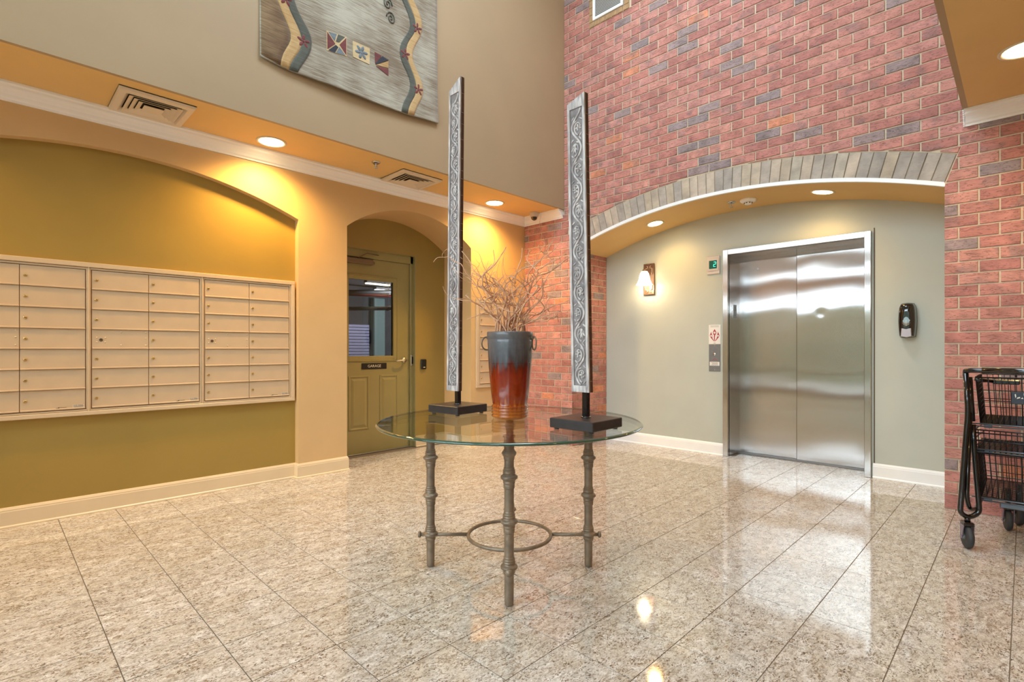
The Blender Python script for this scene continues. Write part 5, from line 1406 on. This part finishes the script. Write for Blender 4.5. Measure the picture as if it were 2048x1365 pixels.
# ------------------------------------------------------------------ shopping cart
t = thing('shopping_cart', (4.2, 0, 0), 'black two-basket wire cart standing against the brick pier at the right edge', 'cart')
yl, yr = .205, -.29
q = MB(); q.tube([(3.95, .235, .94), (3.915, .242, .985), (3.885, .238, 1.005), (3.87, .215, 1.009), (3.868, .15, 1.010), (3.868, -.24, 1.010), (3.87, -.30, 1.009), (3.885, -.322, 1.0), (3.915, -.325, .985), (3.95, -.32, .94)], .0135, 12); q.build('handle', M['bpaint'], t)
q = MB(); q.tube([(3.868, .17, 1.010), (3.868, -.25, 1.010)], .0165, 14); q.build('handle_grip', M['blackgloss'], t)
def rnd(P, r=.03, n=5):
    out_ = [Vector(P[0])]
    for a, b, c_ in zip(P, P[1:], P[2:]):
        a, b, c_ = Vector(a), Vector(b), Vector(c_); d1_ = (a - b); d2_ = (c_ - b); rr = min(r, d1_.length * .45, d2_.length * .45)
        p = b + d1_.normalized() * rr; s_ = b + d2_.normalized() * rr
        for k in range(n + 1):
            u = k / n; out_.append(p * (1 - u) ** 2 + b * 2 * u * (1 - u) + s_ * u * u)
    out_.append(Vector(P[-1])); return out_
for s, yo in ((1, 0), (-1, 1)):
    Y = lambda y: y if s > 0 else -.08 - y
    q = MB(); q.tube(rnd([(3.885, Y(.238), .992), (3.885, Y(.228), .775), (3.87, Y(.262), .20), (3.905, Y(.225), .172), (3.93, Y(.182), .205), (3.93, Y(.205), .56), (3.93, Y(.21), .70)], .045), .0135, 10); q.build('side_tube', M['bpaint'], t)
    q = MB(); q.tube(rnd([(3.91, Y(.222), .76), (3.90, Y(.236), .29), (3.93, Y(.225), .215), (4.02, Y(.20), .20), (4.10, Y(.19), .235), (4.50, Y(.16), .24)], .05), .012, 10); q.build('lower_tube', M['bpaint'], t)
    q = MB(); q.tube([(3.91, Y(.226), .97), (3.925, Y(.215), .72)], .016, 10); q.build('upright', M['bpaint'], t)
def wires(q, pts, r=.0022, n=5): q.tube(pts, r, n, smooth=True)
def basket(name, x0, x1, ya, yb, z0, z1, sp=.025, rows=2, tap=.02, dense_side=True, lab=None):
    q = MB()
    # rims
    for z, r in ((z1, .0042), (z0, .003)):
        o_ = 0 if z == z1 else tap
        c_ = [(x0 + o_, ya - o_, z), (x1 - o_, ya - o_, z), (x1 - o_, yb + o_, z), (x0 + o_, yb + o_, z)]
        q.tube(rnd(c_ + [c_[0]], .02), r, 6)
    def side(a0_, a1_, b0_, b1_, rows_, sp_):   # between bottom edge a and top edge b
        a0_, a1_, b0_, b1_ = map(Vector, (a0_, a1_, b0_, b1_)); n_ = max(2, int((a1_ - a0_).length / sp_))
        for k in range(n_ + 1):
            u = k / n_; wires(q, [a0_.lerp(a1_, u), b0_.lerp(b1_, u)])
        for k in range(1, rows_ + 1):
            v_ = k / (rows_ + 1); wires(q, [a0_.lerp(b0_, v_), a1_.lerp(b1_, v_)], .0024)
    A = lambda z: tap if z == z0 else 0
    P = {}
    for i, (x, s1) in enumerate(((x0, 1), (x1, -1))):
        for j, (y, s2) in enumerate(((ya, -1), (yb, 1))):
            for k, z in enumerate((z0, z1)): P[i, j, k] = (x + s1 * A(z), y + s2 * A(z), z)
    side(P[0,0,0], P[0,1,0], P[0,0,1], P[0,1,1], rows, sp); side(P[1,0,0], P[1,1,0], P[1,0,1], P[1,1,1], rows + 3, sp)
    side(P[0,0,0], P[1,0,0], P[0,0,1], P[1,0,1], 9 if dense_side else rows, sp); side(P[0,1,0], P[1,1,0], P[0,1,1], P[1,1,1], 9 if dense_side else rows, sp)
    n_ = int((x1 - x0) / .03)
    for k in range(n_ + 1):
        u = k / n_; a = Vector(P[0,0,0]).lerp(Vector(P[1,0,0]), u); b = Vector(P[0,1,0]).lerp(Vector(P[1,1,0]), u); wires(q, [a, b])
    n_ = int((ya - yb) / .022)
    for k in range(n_ + 1):
        u = k / n_; a = Vector(P[0,0,0]).lerp(Vector(P[0,1,0]), u); b = Vector(P[1,0,0]).lerp(Vector(P[1,1,0]), u); wires(q, [a, b])
    return q.build(name, M['wire'], t)
basket('upper_basket', 3.95, 4.52, .200, -.28, .708, .968, .0235, 1)
basket('lower_basket', 3.95, 4.56, .195, -.27, .292, .540, .0235, 1)
q = MB()
for z in (.672, .655, .612): q.tube([(3.935, .222, z), (3.935, -.30, z)], .004, 6)
for z in (.66, .61, .56):
    q.tube([(3.94, .215, z), (4.50, .18, z)], .003, 6)
for k in range(22): q.tube([(3.94, .21 - k * .0225, .668), (3.945, .208 - k * .0225, .552)], .0022, 5)
for k in range(16): q.tube([(3.95 + k * .035, .20, .556), (3.95 + k * .035, -.28, .556)], .0022, 5)
for k in range(20): q.tube([(3.95, .195 - k * .0235, .556), (4.5, .18 - k * .0225, .556)], .0022, 5)
q.build('middle_shelf', M['wire'], t)
for z, nm in ((.700, 'upper_rail'), (.556, 'middle_rail'), (.285, 'lower_rail')):
    q = MB(); q.tube([(3.94, .215, z + .006), (3.94, -.30, z + .006)], .0045, 6); q.tube([(3.945, .20, z - .008), (3.945, -.28, z - .008)], .004, 6); q.cbox((3.948, .13, z - .016), (3.956, .165, z + .004), .002); q.build(nm, M['greybar'], t)
q = MB(); q.cbox((3.96, .10, .245), (3.99, -.26, .272), .004); q.build('base_rail', M['greybar'], t)
q = MB(); q.cbox((4.0, .13, .93), (4.02, .02, .955), .004); q.tube([(3.95, .2, .955), (4.01, .13, .945)], .010, 8); q.build('latch_bar', M['bpaint'], t)
q = MB(); q.tube(rnd([(3.93, .035, .975), (3.93, .035, 1.0), (3.93, -.2, 1.0), (3.93, -.2, .975)], .015), .005, 8); q.build('wire_loop', M['bpaint'], t)
q = MB(); q.cbox((3.943, -.10, .828), (3.947, .053, .894), .001); cardo = q.build('sign_card', M['navy'], t)
text('PLEASE', .018, M['letter'], cardo, MX(3.9425, -.022, .882))
q = MB(); fw = lambda a, b, c: (3.943 - c, .04 - a, .86 + b)
q.prism([(0, .02), (.004, .024), (.006, .01), (.003, 0)], fw, 0, .0006); q.prism([(.008, -.004), (.022, .002), (.020, .008), (.010, .004)], fw, 0, .0006); q.prism([(.024, -.002), (.03, .006), (.034, -.002)], fw, 0, .0006); q.build('card_pictogram', M['letter'], cardo)
def caster(x, y, steer, top):
    rt = Matrix.Translation((x, y, 0)) @ Matrix.Rotation(steer, 4, 'Z')
    q = MB(); q.cbox((-.03, -.024, .128), (.03, .024, .152), .005); q.lathe([(.014, .15), (.014, top)], (0, 0, 0), 12)
    for s in (-1, 1): q.add([(-.024, s*.022, .135), (.024, s*.022, .135), (.010, s*.024, .055), (-.010, s*.024, .055), (-.024, s*.026, .135), (.024, s*.026, .135), (.010, s*.028, .055), (-.010, s*.028, .055)], [(0,1,2,3),(7,6,5,4),(0,4,5,1),(1,5,6,2),(2,6,7,3),(3,7,4,0)], 1)
    q.lathe([(.007, -.032), (.007, .032)], (0, 0, .066), 10, mi=1, axis=(0, 1, 0)); q.xform(rt); cs = q.build('caster', [M['bpaint'], M['purple']], t)
    q = MB(); q.lathe([(.018, -.015), (.055, -.015), (.063, -.010), (.0655, 0), (.063, .010), (.055, .015), (.018, .015)], (0, 0, .0658), 28, axis=(0, 1, 0)); q.lathe([(.016, -.018), (.016, .018)], (0, 0, .0658), 16, mi=1, axis=(0, 1, 0)); q.xform(rt); q.build('wheel', [M['rubber'], M['greyside']], cs)
caster(3.90, .232, math.radians(22), .18); caster(3.88, -.30, math.radians(10), .18); caster(4.46, .075, math.radians(12), .26); caster(4.64, .03, math.radians(20), .26)
